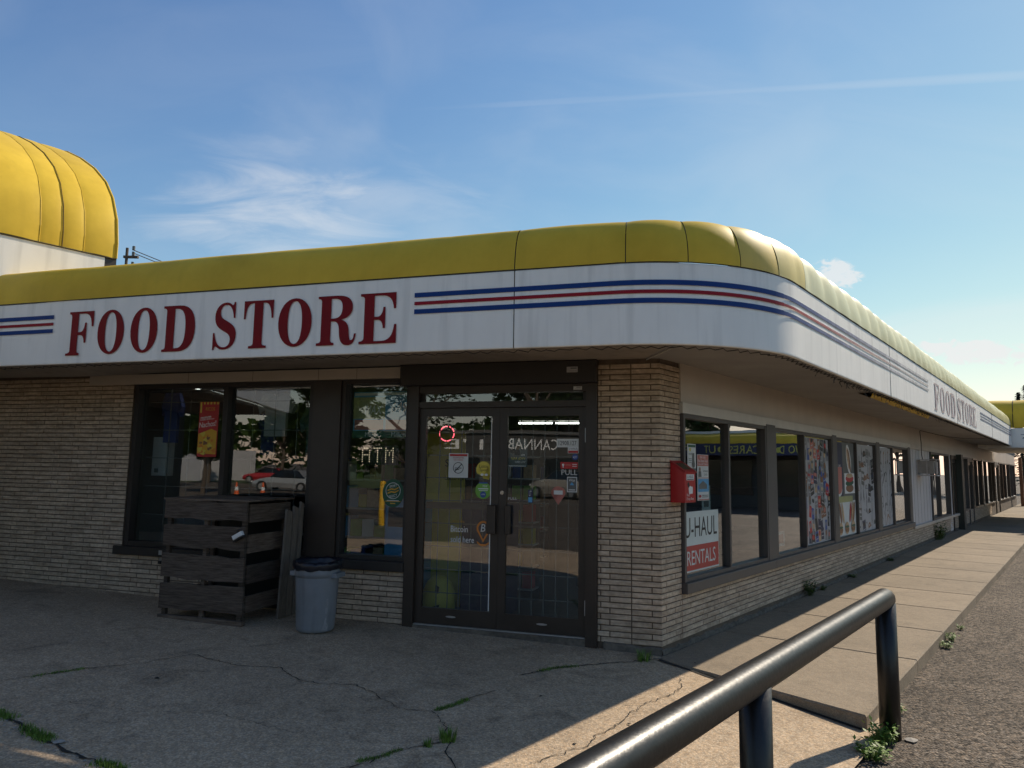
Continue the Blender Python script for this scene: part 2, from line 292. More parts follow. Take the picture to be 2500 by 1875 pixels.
# ------------------------------------------------------------------ mesh helpers
ORG = {}
scene.cycles.use_adaptive_sampling = True; scene.cycles.adaptive_threshold = 0.02
class MB:
    def __init__(s): s.v = []; s.f = []; s.mi = []; s.cur = 0
    def add(s, vs, fs):
        b = len(s.v); s.v += [V(x) for x in vs]
        for f in fs: s.f.append([b+i for i in f]); s.mi.append(s.cur)
    def box(s, fr, s0, s1, o0, o1, z0, z1):
        p = [fr(a, b, c) for c in (z0, z1) for b in (o0, o1) for a in (s0, s1)]
        s.add(p, [(0, 1, 3, 2), (4, 6, 7, 5), (0, 4, 5, 1), (2, 3, 7, 6), (0, 2, 6, 4), (1, 5, 7, 3)])
    def cbox(s, fr, s0, s1, o0, o1, z0, z1, c=.006):
        """box with chamfered edges on all s and z sides of its outer face"""
        lo, hi = (o0, o1)
        A = [fr(a, lo, z) for a, z in ((s0, z0), (s1, z0), (s1, z1), (s0, z1))]
        sg = c if hi > lo else -c
        Bv = [fr(a, hi-sg, z) for a, z in ((s0, z0), (s1, z0), (s1, z1), (s0, z1))]
        d = c if s1 > s0 else -c
        Cv = [fr(a, hi, z) for a, z in ((s0+d, z0+c), (s1-d, z0+c), (s1-d, z1-c), (s0+d, z1-c))]
        s.add(A+Bv+Cv, [(0, 1, 2, 3)]+[(i, (i+1) % 4, 4+(i+1) % 4, 4+i) for i in range(4)]+[(4+i, 4+(i+1) % 4, 8+(i+1) % 4, 8+i) for i in range(4)]+[(8, 9, 10, 11)])
    def quad(s, fr, s0, s1, o, z0, z1): s.add([fr(s0, o, z0), fr(s1, o, z0), fr(s1, o, z1), fr(s0, o, z1)], [(0, 1, 2, 3)])
    def poly(s, pts): s.add(pts, [tuple(range(len(pts)))])
    def disc(s, fr, sc, o, zc, rs, rz, n=24, a0=0.0):
        s.add([fr(sc+rs*math.cos(a0+i*2*math.pi/n), o, zc+rz*math.sin(a0+i*2*math.pi/n)) for i in range(n)], [tuple(range(n))])
    def ring(s, fr, sc, o, zc, r0, r1, n=32, gaps=()):
        for i in range(n):
            if i in gaps: continue
            a, b = i*2*math.pi/n, (i+1)*2*math.pi/n
            s.add([fr(sc+r*math.cos(t), o, zc+r*math.sin(t)) for r, t in ((r0, a), (r1, a), (r1, b), (r0, b))], [(0, 1, 2, 3)])
    def tube(s, pts, r, n=8, cap=True, rs=None):
        pts = [V(p) for p in pts]; rings = []
        for i, p in enumerate(pts):
            t = (pts[min(i+1, len(pts)-1)]-pts[max(i-1, 0)]).normalized()
            a = Z if abs(t.z) < .9 else V((1, 0, 0))
            x = t.cross(a).normalized(); y = t.cross(x).normalized(); rr = rs[i] if rs else r
            rings.append([p+x*(rr*math.cos(k*2*math.pi/n))+y*(rr*math.sin(k*2*math.pi/n)) for k in range(n)])
        b = [q for rg in rings for q in rg]; fs = []
        for i in range(len(pts)-1):
            for k in range(n): fs.append((i*n+k, i*n+(k+1) % n, (i+1)*n+(k+1) % n, (i+1)*n+k))
        if cap: fs += [tuple(range(n)), tuple((len(pts)-1)*n+k for k in range(n))]
        s.add(b, fs)
    def lathe(s, c, prof, n=24, fx=1.0, fy=1.0):
        c = V(c); b = []; fs = []
        for r, z in prof: b += [c+V((r*fx*math.cos(k*2*math.pi/n), r*fy*math.sin(k*2*math.pi/n), z)) for k in range(n)]
        for i in range(len(prof)-1):
            for k in range(n): fs.append((i*n+k, i*n+(k+1) % n, (i+1)*n+(k+1) % n, (i+1)*n+k))
        s.add(b, fs)
    def grid(s, rows):
        nr, nc = len(rows), len(rows[0]); b = [p for r in rows for p in r]; fs = []
        for i in range(nr-1):
            for j in range(nc-1): fs.append((i*nc+j, i*nc+j+1, (i+1)*nc+j+1, (i+1)*nc+j))
        s.add(b, fs)
    def build(s, name, mats, parent=None, origin=None, smooth=False, fix=True):
        if origin is None: origin = ORG[parent] if parent is not None else V((0, 0, 0))
        origin = V(origin)
        me = bpy.data.meshes.new(name); me.from_pydata([p-origin for p in s.v], [], s.f)
        for m in (mats if isinstance(mats, (list, tuple)) else [mats]): me.materials.append(M[m] if isinstance(m, str) else m)
        for p, i in zip(me.polygons, s.mi): p.material_index = i; p.use_smooth = smooth
        if fix:
            bm = bmesh.new(); bm.from_mesh(me); bmesh.ops.recalc_face_normals(bm, faces=bm.faces); bm.to_mesh(me); bm.free()
        me.update()
        o = bpy.data.objects.new(name, me); COL.objects.link(o)
        if parent is not None: o.parent = parent
        else: o.location = origin
        ORG[o] = origin
        return o
def tag(o, label=None, cat=None, group=None, kind=None):
    if label: o['label'] = label
    if cat: o['category'] = cat
    if group: o['group'] = group
    if kind: o['kind'] = kind
    return o
def empty(name, loc, label=None, cat=None, group=None):
    e = bpy.data.objects.new(name, None); e.empty_display_size = .1; e.location = loc; COL.objects.link(e); ORG[e] = V(loc)
    return tag(e, label, cat, group)
def copy_tree(o, parent=None):
    c = o.copy(); COL.objects.link(c); c.parent = parent; ORG[c] = ORG[o]
    for ch in [x for x in bpy.data.objects if x.parent == o]: copy_tree(ch, c)
    return c
def textpolys(body):
    cu = bpy.data.curves.new('t', 'FONT'); cu.body = body; cu.resolution_u = 3
    ob = bpy.data.objects.new('t', cu); me = bpy.data.meshes.new_from_object(ob)
    vs = [v.co.copy() for v in me.vertices]; fs = [tuple(p.vertices) for p in me.polygons]
    bpy.data.objects.remove(ob); bpy.data.curves.remove(cu); bpy.data.meshes.remove(me)
    return vs, fs
def text(mb, body, fr, sc, o, zc, h, w, d=-1, skew=0.0, rise=0.0):
    """lettering centred at sc, zc; d = +1 when reading runs with s"""
    vs, fs = textpolys(body)
    if not vs: return
    x0 = min(v.x for v in vs); x1 = max(v.x for v in vs); y0 = min(v.y for v in vs); y1 = max(v.y for v in vs)
    P = []
    for v in vs:
        a = (v.x-x0)/(x1-x0)-.5; b = (v.y-y0)/(y1-y0)-.5
        P.append(fr(sc+d*(a*w+b*h*skew), o, zc+b*h+a*w*rise))
    mb.add(P, fs)
def letters(name, body, fr, sc, o, zc, h, w, m, parent, d=-1, **k):
    mb = MB(); text(mb, body, fr, sc, o, zc, h, w, d, **k); return mb.build(name, m, parent, fix=False)

# serif letters of the fascia lettering (unit boxes)
GLYPH = {
 'F': ["M0,0 L.52,0 L.52,.05 C.45,.05 .42,.07 .42,.12 L.42,.46 L.5,.46 C.62,.46 .66,.40 .67,.28 L.74,.28 L.74,.74 L.67,.74 C.66,.60 .60,.53 .5,.53 L.42,.53 L.42,.95 L.62,.95 C.84,.95 .91,.85 .93,.65 L1,.65 L1,1 L.06,1 L.06,.95 C.12,.95 .15,.93 .15,.88 L.15,.12 C.15,.07 .10,.05 0,.05 Z"],
 'O': ["M1,.5 C1,.80 .78,1 .5,1 C.22,1 0,.80 0,.5 C0,.20 .22,0 .5,0 C.78,0 1,.20 1,.5 Z", "M.71,.5 C.71,.20 .63,.06 .5,.06 C.37,.06 .29,.20 .29,.5 C.29,.80 .37,.94 .5,.94 C.63,.94 .71,.80 .71,.5 Z"],
 'D': ["M0,0 L.5,0 C.85,0 1,.2 1,.5 C1,.8 .85,1 .5,1 L0,1 L0,.95 C.08,.95 .1,.93 .1,.88 L.1,.12 C.1,.07 .08,.05 0,.05 Z", "M.36,.07 L.43,.07 C.65,.07 .7,.25 .7,.5 C.7,.75 .65,.93 .43,.93 L.36,.93 Z"],
 'S': ["M0,0 L.07,0 C.09,.06 .12,.08 .16,.07 C.24,.03 .34,0 .48,0 C.8,0 1,.12 1,.3 C1,.47 .82,.53 .6,.6 C.38,.66 .3,.7 .3,.79 C.3,.88 .4,.95 .54,.95 C.72,.95 .84,.85 .87,.66 L.94,.66 L.94,1 L.87,1 C.86,.95 .83,.93 .79,.94 C.72,.98 .64,1 .53,1 C.25,1 .06,.88 .06,.7 C.06,.53 .22,.46 .46,.39 C.68,.33 .75,.29 .75,.2 C.75,.1 .64,.05 .48,.05 C.26,.05 .12,.16 .07,.36 L0,.36 Z"],
 'T': ["M.2,0 L.8,0 L.8,.05 C.68,.05 .65,.07 .65,.12 L.65,.95 L.7,.95 C.86,.95 .92,.83 .94,.62 L1,.62 L1,1 L0,1 L0,.62 L.06,.62 C.08,.83 .14,.95 .3,.95 L.35,.95 L.35,.12 C.35,.07 .32,.05 .2,.05 Z"],
 'R': ["M0,0 L.45,0 L.45,.05 C.38,.05 .36,.07 .36,.12 L.36,.48 L.42,.48 C.52,.48 .56,.42 .57,.3 C.58,.1 .62,-.01 .8,-.01 C.92,-.01 .98,.06 1,.22 L.95,.22 C.94,.13 .92,.09 .88,.09 C.84,.09 .83,.14 .82,.26 C.81,.4 .76,.47 .62,.51 C.8,.54 .9,.62 .9,.75 C.9,.92 .76,1 .5,1 L.02,1 L.02,.95 C.09,.95 .11,.93 .11,.88 L.11,.12 C.11,.07 .08,.05 0,.05 Z", "M.36,.54 L.44,.54 C.58,.54 .64,.62 .64,.75 C.64,.88 .58,.94 .44,.94 L.36,.94 Z"],
 'E': ["M0,0 L1,0 L1,.37 L.94,.37 C.91,.15 .82,.05 .6,.05 L.4,.05 L.4,.47 L.48,.47 C.58,.47 .63,.42 .64,.3 L.70,.3 L.70,.72 L.64,.72 C.63,.6 .58,.53 .48,.53 L.4,.53 L.4,.95 L.58,.95 C.8,.95 .9,.87 .92,.68 L.98,.68 L.98,1 L.02,1 L.02,.95 C.1,.95 .13,.93 .13,.88 L.13,.12 C.13,.07 .08,.05 0,.05 Z"]}
def glyph(ch):
    loops = []
    for path in GLYPH[ch]:
        toks = path.replace('M', 'M ').replace('L', 'L ').replace('C', 'C ').split(); i = 0; pts = []; cmd = None
        def num(t): a, b = t.split(','); return V((float(a), float(b), 0))
        while i < len(toks):
            t = toks[i]
            if t in 'MLCZ': cmd = t; i += 1; continue
            if cmd in 'ML': pts.append(num(t)); i += 1
            else:
                p0 = pts[-1]; p1, p2, p3 = num(toks[i]), num(toks[i+1]), num(toks[i+2]); i += 3
                for k in range(1, 9):
                    u = k/8; pts.append(p0*(1-u)**3+p1*3*u*(1-u)**2+p2*3*u*u*(1-u)+p3*u**3)
        if (pts[0]-pts[-1]).length < 1e-5: pts.pop()
        loops.append(pts)
    tris = tessellate_polygon(loops)
    return [p for l in loops for p in l], tris

# ------------------------------------------------------------------ ground, pavement
mb = MB(); mb.poly([V((-900, -900, -.122)), V((900, -900, -.122)), V((900, 900, -.122)), V((-900, 900, -.122))])
tag(mb.build('ground', 'asphalt'), kind='structure')
# apron of exposed aggregate concrete in front of the doors
mb = MB(); rows = []
for i in range(41):
    row = []
    for j in range(31):
        q = -8.5+i*(8.5+.3)/40                     # along side wall direction
        o = 1.93-j*(1.93+14)/30
        p = FR(q, o, 0)
        fo = (p-K).dot(nF)
        if fo < -.3: p = p + nF*(-.3-fo)
        row.append(V((p.x, p.y, apron_z(p.x, p.y)-.002 if fo < 7.3 else -.112)))
    rows.append(row)
mb.grid(rows); apron = tag(mb.build('apron', 'apron', smooth=True), kind='structure')
def gz(p): return V((p[0], p[1], apron_z(p[0], p[1])))
def crack(pts, w, m='crack', wob=.03):
    P = []
    for a, b in zip(pts[:-1], pts[1:]):
        n = max(2, int(math.dist(a, b)/.035))
        for k in range(n):
            t = k/n; P.append((a[0]+(b[0]-a[0])*t+random.uniform(-wob, wob)*.5, a[1]+(b[1]-a[1])*t+random.uniform(-wob, wob)*.5))
    P.append(pts[-1]); mbx = MB(); L = []; Rr = []
    for i, p in enumerate(P):
        a = P[max(0, i-1)]; b = P[min(len(P)-1, i+1)]; t = V((b[0]-a[0], b[1]-a[1], 0)).normalized(); nn = V((-t.y, t.x, 0))
        e = w*.62*random.uniform(.35, 1.25)*(0.15 if i in (0, len(P)-1) else 1)
        c = gz(p)+Z*.004; L.append(c+nn*e); Rr.append(c-nn*e)
    mbx.grid([L, Rr]); return mbx.build('crack', m, apron, fix=False)
C1 = [(-3.66, 5.36), (-3.52, 5.46), (-3.43, 5.54), (-3.29, 5.7), (-3.12, 5.78), (-2.92, 5.9), (-2.81, 6.03), (-2.64, 6.21), (-2.4, 6.07), (-2.19, 5.95), (-1.84, 5.94), (-1.72, 5.82), (-1.58, 5.65), (-1.45, 5.59), (-1.14, 5.58), (-0.93, 5.36), (-0.8, 5.18), (-0.69, 5.09), (-0.51, 5.09), (-0.44, 4.94), (-0.4, 4.83), (-0.37, 4.66), (-0.34, 4.52), (-0.35, 4.41), (-0.32, 4.31), (-0.28, 4.21), (-.2, 3.9)]
C2 = [(-0.51, 5.09), (-0.46, 5.14), (-0.39, 5.21), (-0.31, 5.33), (-0.21, 5.45), (-0.08, 5.59)]
C3 = [(-1.1, 4.0), (-0.77, 4.23), (-0.74, 4.31), (-0.61, 4.44), (-0.45, 4.53), (-0.37, 4.56)]
C4 = [(-3.9, 5.1), (-3.2, 4.72), (-3.02, 4.61), (-2.86, 4.48), (-2.63, 4.33), (-2.5, 4.24), (-2.3, 4.13), (-2.17, 4.06), (-2.08, 4.03), (-1.6, 3.75)]
C5 = [(1.39, 6.68), (1.17, 6.57), (0.72, 6.39), (0.39, 6.24), (0.22, 6.09), (0.1, 5.99)]
C6 = [(0.82, 5.39), (1.0, 5.42), (1.11, 5.53), (1.25, 5.68), (1.37, 5.86), (1.42, 6.12)]
C7 = [(1.0, 5.42), (0.9, 5.26), (0.79, 5.07), (0.69, 4.9), (0.57, 4.76), (0.52, 4.61), (0.4, 4.53), (0.28, 4.41), (0.13, 4.3)]
for c, w in ((C1, .007), (C2, .007), (C3, .008), (C4, .018), (C5, .012), (C6, .006), (C7, .006), ([(-3.0, 5.0), (-2.4, 4.85), (-1.9, 4.9), (-1.3, 4.6)], .003), ([(-.39, 5.2), (.2, 5.25), (.55, 5.33), (.82, 5.39)], .003)): crack(c, w)
# pavement slabs beside the long wall
mb = MB(); mb.poly([FR(-.1, -.05, -.02), FR(60, -.05, -.02), FR(60, 1.80, -.02), FR(-.45, 1.80, -.02)])
walk = tag(mb.build('pavement', 'footing'), kind='structure')
def slab(s0a, s0b, s1a, s1b):
    mbx = MB(); c = .012
    top = [FR(s0a+c, .02+c, 0), FR(s0b+c, 1.83-c, -.004), FR(s1b-c, 1.83-c, -.004), FR(s1a-c, .02+c, 0)]
    mid = [FR(s0a, .02, -c), FR(s0b, 1.83, -c-.004), FR(s1b, 1.83, -c-.004), FR(s1a, .02, -c)]
    bot = [p-Z*.2 for p in mid]
    mbx.add(top+mid+bot, [(0, 1, 2, 3)]+[(i, (i+1) % 4, 4+(i+1) % 4, 4+i) for i in range(4)]+[(4+i, 4+(i+1) % 4, 8+(i+1) % 4, 8+i) for i in range(4)])
    mbx.build('paving_slab', 'slab', walk)
s = 1.37; slab(-.13, -.50, s-.006, s+.09-.006)
while s < 46:
    d = 1.52; slab(s+.006, s+.096, s+d-.006, s+d+.084); s += d
# kerb rubble line between apron, pavement and asphalt
crack2 = [FR(-.16+(-.36)*t, .05+1.75*t, 0) for t in [i/14 for i in range(15)]]
mb = MB(); mb.grid([[p-dR*random.uniform(.008, .035)+Z*(apron_z(p.x, p.y)+.003) for p in crack2], [p+dR*.02+Z*(apron_z(p.x, p.y)+.003) for p in crack2]])
mb.build('crack', 'crack', apron, fix=False)

# ------------------------------------------------------------------ food store building
B = empty('food_store', FF(2, 0, 0), 'low brick corner food store with yellow curved awning and white lettered fascia', 'building')
OV, ZB, ZT, RC, RA, HA_ = 1.20, 2.70, 3.380, 1.60, .22, .41       # overhang, fascia bottom/top, corner radius, awning radius
DEL = math.acos(nF.dot(nR)); SC = (RC-OV)*math.tan(DEL/2); CC = FF(SC, OV-RC, 0); UA = RC*DEL
def uF(s): return SC-s
def uR(s): return UA+s-SC
def pth(u, off, z):
    if u <= 0: return FF(SC-u, off, z)
    if u >= UA: return FR(SC+u-UA, off, z)
    t = u/RC; n = (nF*math.sin(DEL-t)+nR*math.sin(t))/math.sin(DEL)
    return CC+n*(off-(OV-RC))+Z*z
# walls: mortar backing with bricks
def wallbox(name, boxes, m='mortar', par=None):
    mbx = MB()
    for b in boxes: mbx.box(*b)
    return mbx.build(name, m, par or B)
wall = wallbox('brick_wall', [(FF, .001, .603, -.20, -.010, -.1, 2.78), (FR, .001, .425, -.20, -.010, -.1, 2.78),
    (FF, 2.62, 6.32, -.2, -.010, -.1, .60), (FF, 6.32, 12, -.2, -.010, -.1, 2.78), (FR, .425, 44, -.2, -.010, -.1, .50)])
CP, BH = .0530, .0430
BR = []                                          # (frame, s0, s1, z)
for k in range(51):
    z = .075+k*CP
    if z+BH > 2.76: break
    if k % 2 == 0: fr_, rr_ = [(.603, .578), (.568, .285), (.275, .0)], [(.0, .088), (.098, .385), (.395, .425)]
    else: fr_, rr_ = [(.603, .490), (.480, .285), (.275, .095), (.085, .0)], [(.0, .285), (.295, .425)]
    BR += [(0, a, b, z) for a, b in fr_]+[(1, a, b, z) for a, b in rr_]
for k in range(51):
    z = .075+k*CP
    if z+BH > 2.765: break
    off = (.0, .098)[k % 2]+random.uniform(-.006, .006)
    def run(side, a0, a1, L=.286, J=.010):
        s = a0+random.uniform(-.003, .003)-off
        while s < a1:
            e = s+L+random.uniform(-.004, .004); lo, hi = max(s, a0), min(e, a1)
            if hi-lo > .03: BR.append((side, hi, lo, z) if side == 0 else (side, lo, hi, z))
            s = e+J
    if z+BH < .605: run(0, 2.62, 6.318)
    if z > .12 or True: run(0, 6.322, 9.6)
    if z+BH < .50: run(1, .435, 30.0)
def barea(b):
    side, a, c, z = b; fr = FF if side == 0 else FR; p = fr((a+c)/2, 0, z); n = nF if side == 0 else nR
    v = p-V((0, 0, CAMH)); d = v.length; w = v.dot(fw)
    px = v.dot(r2)/w*1739+1250; py = 937-v.dot(u2)/w*1739
    if not (0 < px < 2500 and py < 1875): return 0
    if side == 0 and 3.95 < (a+c)/2 < 5.0: return 0
    return abs(a-c)*abs(v.dot(n))/d**3
BR.sort(key=barea, reverse=True)
def brickgeo(L, j=.0012):
    c = .004; J = lambda: random.uniform(-j, j); D = .06
    v = [(0, D, 0), (L, D, 0), (L, D, BH), (0, D, BH), (0, c, 0), (L, c, 0), (L, c, BH), (0, c, BH),
         (c+J(), J(), c+J()), (L-c+J(), J(), c+J()), (L-c+J(), J(), BH-c+J()), (c+J(), J(), BH-c+J())]
    f = [(8, 9, 10, 11), (4, 5, 9, 8), (5, 6, 10, 9), (6, 7, 11, 10), (7, 4, 8, 11), (0, 1, 5, 4), (1, 2, 6, 5), (2, 3, 7, 6), (3, 0, 4, 7)]
    return v, f
cache = {}; rest = MB()
for i, (side, a, c, z) in enumerate(BR):
    L = abs(a-c); ex, nn = (-dF, nF) if side == 0 else (dR, nR); fr = FF if side == 0 else FR
    o = fr(a, random.uniform(-.0015, .002), z)
    mw = Matrix(((ex.x, -nn.x, 0, o.x), (ex.y, -nn.y, 0, o.y), (0, 0, 1, o.z), (0, 0, 0, 1)))
    if i < 290:
        key = (round(L, 2), i % 3)
        if key not in cache:
            v, f = brickgeo(key[0]); me = bpy.data.meshes.new('brick'); me.from_pydata(v, [], f); me.materials.append(M['brick']); me.update(); cache[key] = me
        ob = bpy.data.objects.new('brick', cache[key]); COL.objects.link(ob); ob.parent = wall
        mw2 = mw.copy(); mw2.translation = o-ORG[B]; mw2 = mw2 @ Matrix.Diagonal((L/key[0], 1, 1, 1)); ob.matrix_local = mw2
    else:
        v, f = brickgeo(L); rest.add([mw @ V(p) for p in v], f)
tag(rest.build('brick_courses', 'brick', wall, fix=False), kind='stuff')
# rough footing along the walls
def lump(fr, a, b, h, o=.018, step=.09):
    mbx = MB(); t = []; m_ = []; bt = []; s_ = a
    while s_ < b+1e-6:
        hh = h+random.uniform(-.018, .012); oo = o+random.uniform(-.008, .012)
        t.append(fr(s_, -.012, hh)); m_.append(fr(s_, oo, hh-.012)); bt.append(fr(s_, oo+.012, -.06)); s_ += step
    mbx.grid([t, m_, bt]); return mbx.build('footing', 'footing', B)
lump(FF, .0, .62, .075); lump(FR, .0, 30, .038, .010, .07); lump(FF, 2.62, 9.6, .06, .004)

# fascia, awning, stripes
seamsu = [uF(7.45), uF(1.11), uR(4.22), uR(10.56), uR(17.53), uR(24.1)]
def urange(a, b, step=.12):
    n = max(2, int((b-a)/step)); return [a+(b-a)*i/n for i in range(n+1)]
fascia = MB(); fascia.grid([[pth(u, OV-.02, z) for u in urange(seamsu[0], seamsu[-1], .2)] for z in (ZB+.01, ZT-.01)])
fascia = fascia.build('fascia', 'fascia_edge', B)
for i, (a, b) in enumerate(zip(seamsu[:-1], seamsu[1:])):
    mb = MB(); us = urange(a+.004, b-.004, .10)
    prof = [(OV-.03, ZB), (OV-.003, ZB), (OV, ZB+.006), (OV, ZB+.02), (OV+.001, ZB+.12), (OV+.001, (ZB+ZT)/2), (OV+.001, ZT-.12), (OV, ZT-.02), (OV, ZT-.006), (OV-.02, ZT)]
    mb.grid([[pth(u, o_+.0012*math.sin(u*1.7+z_*3), z_) for u in us] for o_, z_ in prof])
    mb.build('fascia_panel', 'fascia', fascia, smooth=True, fix=False)
awn = MB(); awn.grid([[pth(u, OV-.05-.6*RA*t, ZT+.02+.7*HA_*t) for u in urange(seamsu[0], seamsu[-1], .3)] for t in (0, 1)])
awn = awn.build('awning', 'seam', B)
major = [uF(7.45), uF(1.11), uF(.16), .62, 1.10, 1.58, uR(.55), uR(4.22), uR(10.56), uR(17.53), uR(24.1)]
def awdep(u): return .030 if u > UA+.1 else .018 if u > uF(1.11) else .005
def awpt(u, v, e): return pth(u, OV+.004-RA*(1-math.cos(v))+e*math.cos(v)*(1 if v < R_(89) else 0), ZT+.004+HA_*math.sin(v)+e*math.sin(v))
for i, (a, b) in enumerate(zip(major[:-1], major[1:])):
    mb = MB(); us = urange(a+.004, b-.004, .05); rows = []
    for k in range(17):
        v = k/16*R_(90); row = []
        for u in us:
            dep = awdep(u)
            if u > UA+.1: ph = ((u-uR(4.22))/.50) % 1.0
            elif u > uF(1.11): ph = (u-a)/(b-a)
            else: ph = ((u-uR(4.22))/1.05) % 1.0
            bul = dep*(math.sin(math.pi*ph)**.7 if 0 < ph < 1 else 0)*math.sin(min(math.pi*.75, v*1.7+.2))
            sag = .006*math.sin(u*2.3+v*3)*math.sin(v*2)
            row.append(awpt(u, v, bul+sag))
        rows.append(row)
    rows.append([awpt(u, R_(90), 0)+(pth(u, 0, 0)-pth(u, .6, 0)) for u in us])
    mb.grid(rows)
    mb.build('awning_panel', 'yellow_faded_glare' if a >= uR(.5) else 'yellow_m2' if a > 1.5 else 'yellow_m1' if a > 1.0 else 'yellow', awn, smooth=True, fix=False)
def arcline(name, u, m='seam', r=.004):
    mb = MB(); mb.tube([awpt(u, v, -.001) for v in [k*R_(90)/12 for k in range(13)]], r*.8, 5); return mb.build(name, m, awn)
for u in major[1:-1]: arcline('seam', u)
mb = MB(); mb.tube([pth(u, OV+.003, ZT+.001) for u in urange(seamsu[0], seamsu[-1], .2)], .006, 5); mb.build('seam', 'seam', awn)
for u in seamsu[1:-1]:
    mb = MB(); mb.tube([pth(u, OV+.001, ZB), pth(u, OV+.001, ZT)], .0045, 5); mb.build('seam', 'seam', fascia)
def stripe(a, b, z0, z1, m):
    mb = MB(); mb.grid([[pth(u, OV+.008, z) for u in urange(a, b, .06)] for z in (z0, z1)]); return mb.build('stripe', m, fascia, fix=False)
ST = ((3.188, 3.230, 'blue'), (3.119, 3.149, 'strred'), (3.038, 3.080, 'blue'))
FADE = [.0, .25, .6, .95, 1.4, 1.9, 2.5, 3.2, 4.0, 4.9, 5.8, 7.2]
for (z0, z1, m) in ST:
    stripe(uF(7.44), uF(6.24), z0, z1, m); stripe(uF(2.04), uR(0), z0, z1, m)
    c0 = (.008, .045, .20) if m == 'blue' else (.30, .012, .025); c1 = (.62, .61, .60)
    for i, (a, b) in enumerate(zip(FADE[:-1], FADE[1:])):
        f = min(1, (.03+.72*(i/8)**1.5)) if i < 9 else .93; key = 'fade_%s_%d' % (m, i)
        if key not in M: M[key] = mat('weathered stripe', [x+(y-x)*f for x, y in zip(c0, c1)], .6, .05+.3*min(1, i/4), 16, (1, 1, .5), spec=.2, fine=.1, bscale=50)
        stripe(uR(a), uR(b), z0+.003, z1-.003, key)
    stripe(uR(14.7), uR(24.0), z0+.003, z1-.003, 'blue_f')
FRONT = [('F', 6.039, 5.689), ('O', 5.628, 5.284), ('O', 5.2, 4.861), ('D', 4.794, 4.402), ('S', 4.184, 3.918), ('T', 3.836, 3.504), ('O', 3.446, 3.083), ('R', 3.027, 2.614), ('E', 2.584, 2.21)]
for ch, a, b in FRONT:
    vs, fs = glyph(ch); mb = MB(); sl = .03
    mb.add([FF(a+(b-a)*v.x, OV+.009, 2.785+.465*v.y+.003*0) for v in vs], fs); mb.build('sign_letter', 'red', fascia, fix=False)
k_ = (13.75-7.75)/(6.039-2.21)
for ch, a, b in FRONT:
    vs, fs = glyph(ch); a2 = 7.75+(6.039-a)*k_; b2 = 7.75+(6.039-b)*k_
    mb = MB(); mb.add([FR(a2+(b2-a2)*v.x, OV+.009, 2.785+.465*v.y) for v in vs], fs); l = mb.build('sign_letter', 'let_f', fascia, fix=False)
    l['label'] = 'bleached letter of the faded side lettering'
# lacing and ragged cloth edge under the fascia
mb = MB(); u = seamsu[0]; zz = 0
pts = []
while u < uR(24):
    pts.append(pth(u, OV-.035-(zz % 2)*.05, ZB-.012-.008*(zz % 2)+random.uniform(-.006, .006))); u += random.uniform(.04, .08); zz += 1
mb.tube(pts, .004, 4)
for i in range(60):
    u = uR(random.uniform(1.0, 9.5)); p = pth(u, OV-.05, ZB-.01); q = p+Z*-random.uniform(.03, .09)+dR*random.uniform(-.05, .05)
    mb.tube([p, (p+q)/2+nR*random.uniform(-.03, .03), q], .003, 4)
mb.build('lacing', 'cable', fascia)
def soffit(ua, ub, m):
    mb = MB(); us = urange(ua, ub, .10); rows = []
    for k in range(9):
        t = k/8; row = []
        for u in us:
            off = -.012+(OV-.045+.012)*t; z = 2.765-.055*t+.006*math.sin(u*3.1)*math.sin(math.pi*t)
            if u < uF(5.2): z -= .05*min(1, (uF(5.2)-u)/1.0)*math.sin(math.pi*min(1, t*1.6))**1
            if t == 1: z += .010*abs(math.sin(u*7)); off -= .02*abs(math.sin(u*5.3))
            w = u-uR(0)
            if 3.6 < w < 8.2:
                g = math.sin(math.pi*(w-3.6)/4.6)**1.2; off -= .14*g*t**3; z -= .045*g*t**2
            row.append(pth(u, off, z))
        rows.append(row)
    mb.grid(rows); return mb.build('soffit', m, B, smooth=True)
soffit(uF(9.5), .5, 'soffit'); soffit(.5, uR(24.2), 'soffit_r')
mb = MB(); mb.tube([pth(.55, o_, 2.752-.045*(o_/1.15)) for o_ in (.03, .6, 1.15)], .006, 5); mb.build('soffit_batten', 'trim', B)
# hanging yellow cloth behind the torn soffit
mb = MB(); mb.grid([[pth(u, OV-.10, 2.72) for u in urange(uR(3.7), uR(8), .2)], [pth(u, OV-.14, 2.66+.02*math.sin(u*9)) for u in urange(uR(3.7), uR(8), .2)], [pth(u, OV-.30, 2.72) for u in urange(uR(3.7), uR(8), .2)]])
mb.build('torn_lining', 'yellow', B, smooth=True)
# roof and back walls
mb = MB(); rp = [FF(12, .3, 0), K+(nF+nR).normalized()*.2, FR(46, .3, 0), FR(46, -14, 0), FF(12, -16, 0)]
mb.poly([p+Z*3.70 for p in rp]); mb.build('roof', 'roof', B)
wallbox('back_wall', [(FR, 9, 46, -14.2, -14, 0, 3.69), (FF, 12, 12.2, -16, -.2, 0, 3.69), (FR, 45.8, 46, -14, -.2, 0, 3.69)], 'wall_in')
def inner(z, o=-.2, dp=9.0): return [FF(12, o, z), K-(nF+nR).normalized()*(-o/math.cos(DEL/2))+Z*z, FR(45, o, z), FR(45, -dp, z), FR(dp*.75, -dp, z), FF(12, -dp-4, z)]
mb = MB(); mb.poly(inner(.088)); mb.build('shop_floor', 'floor_in', B)
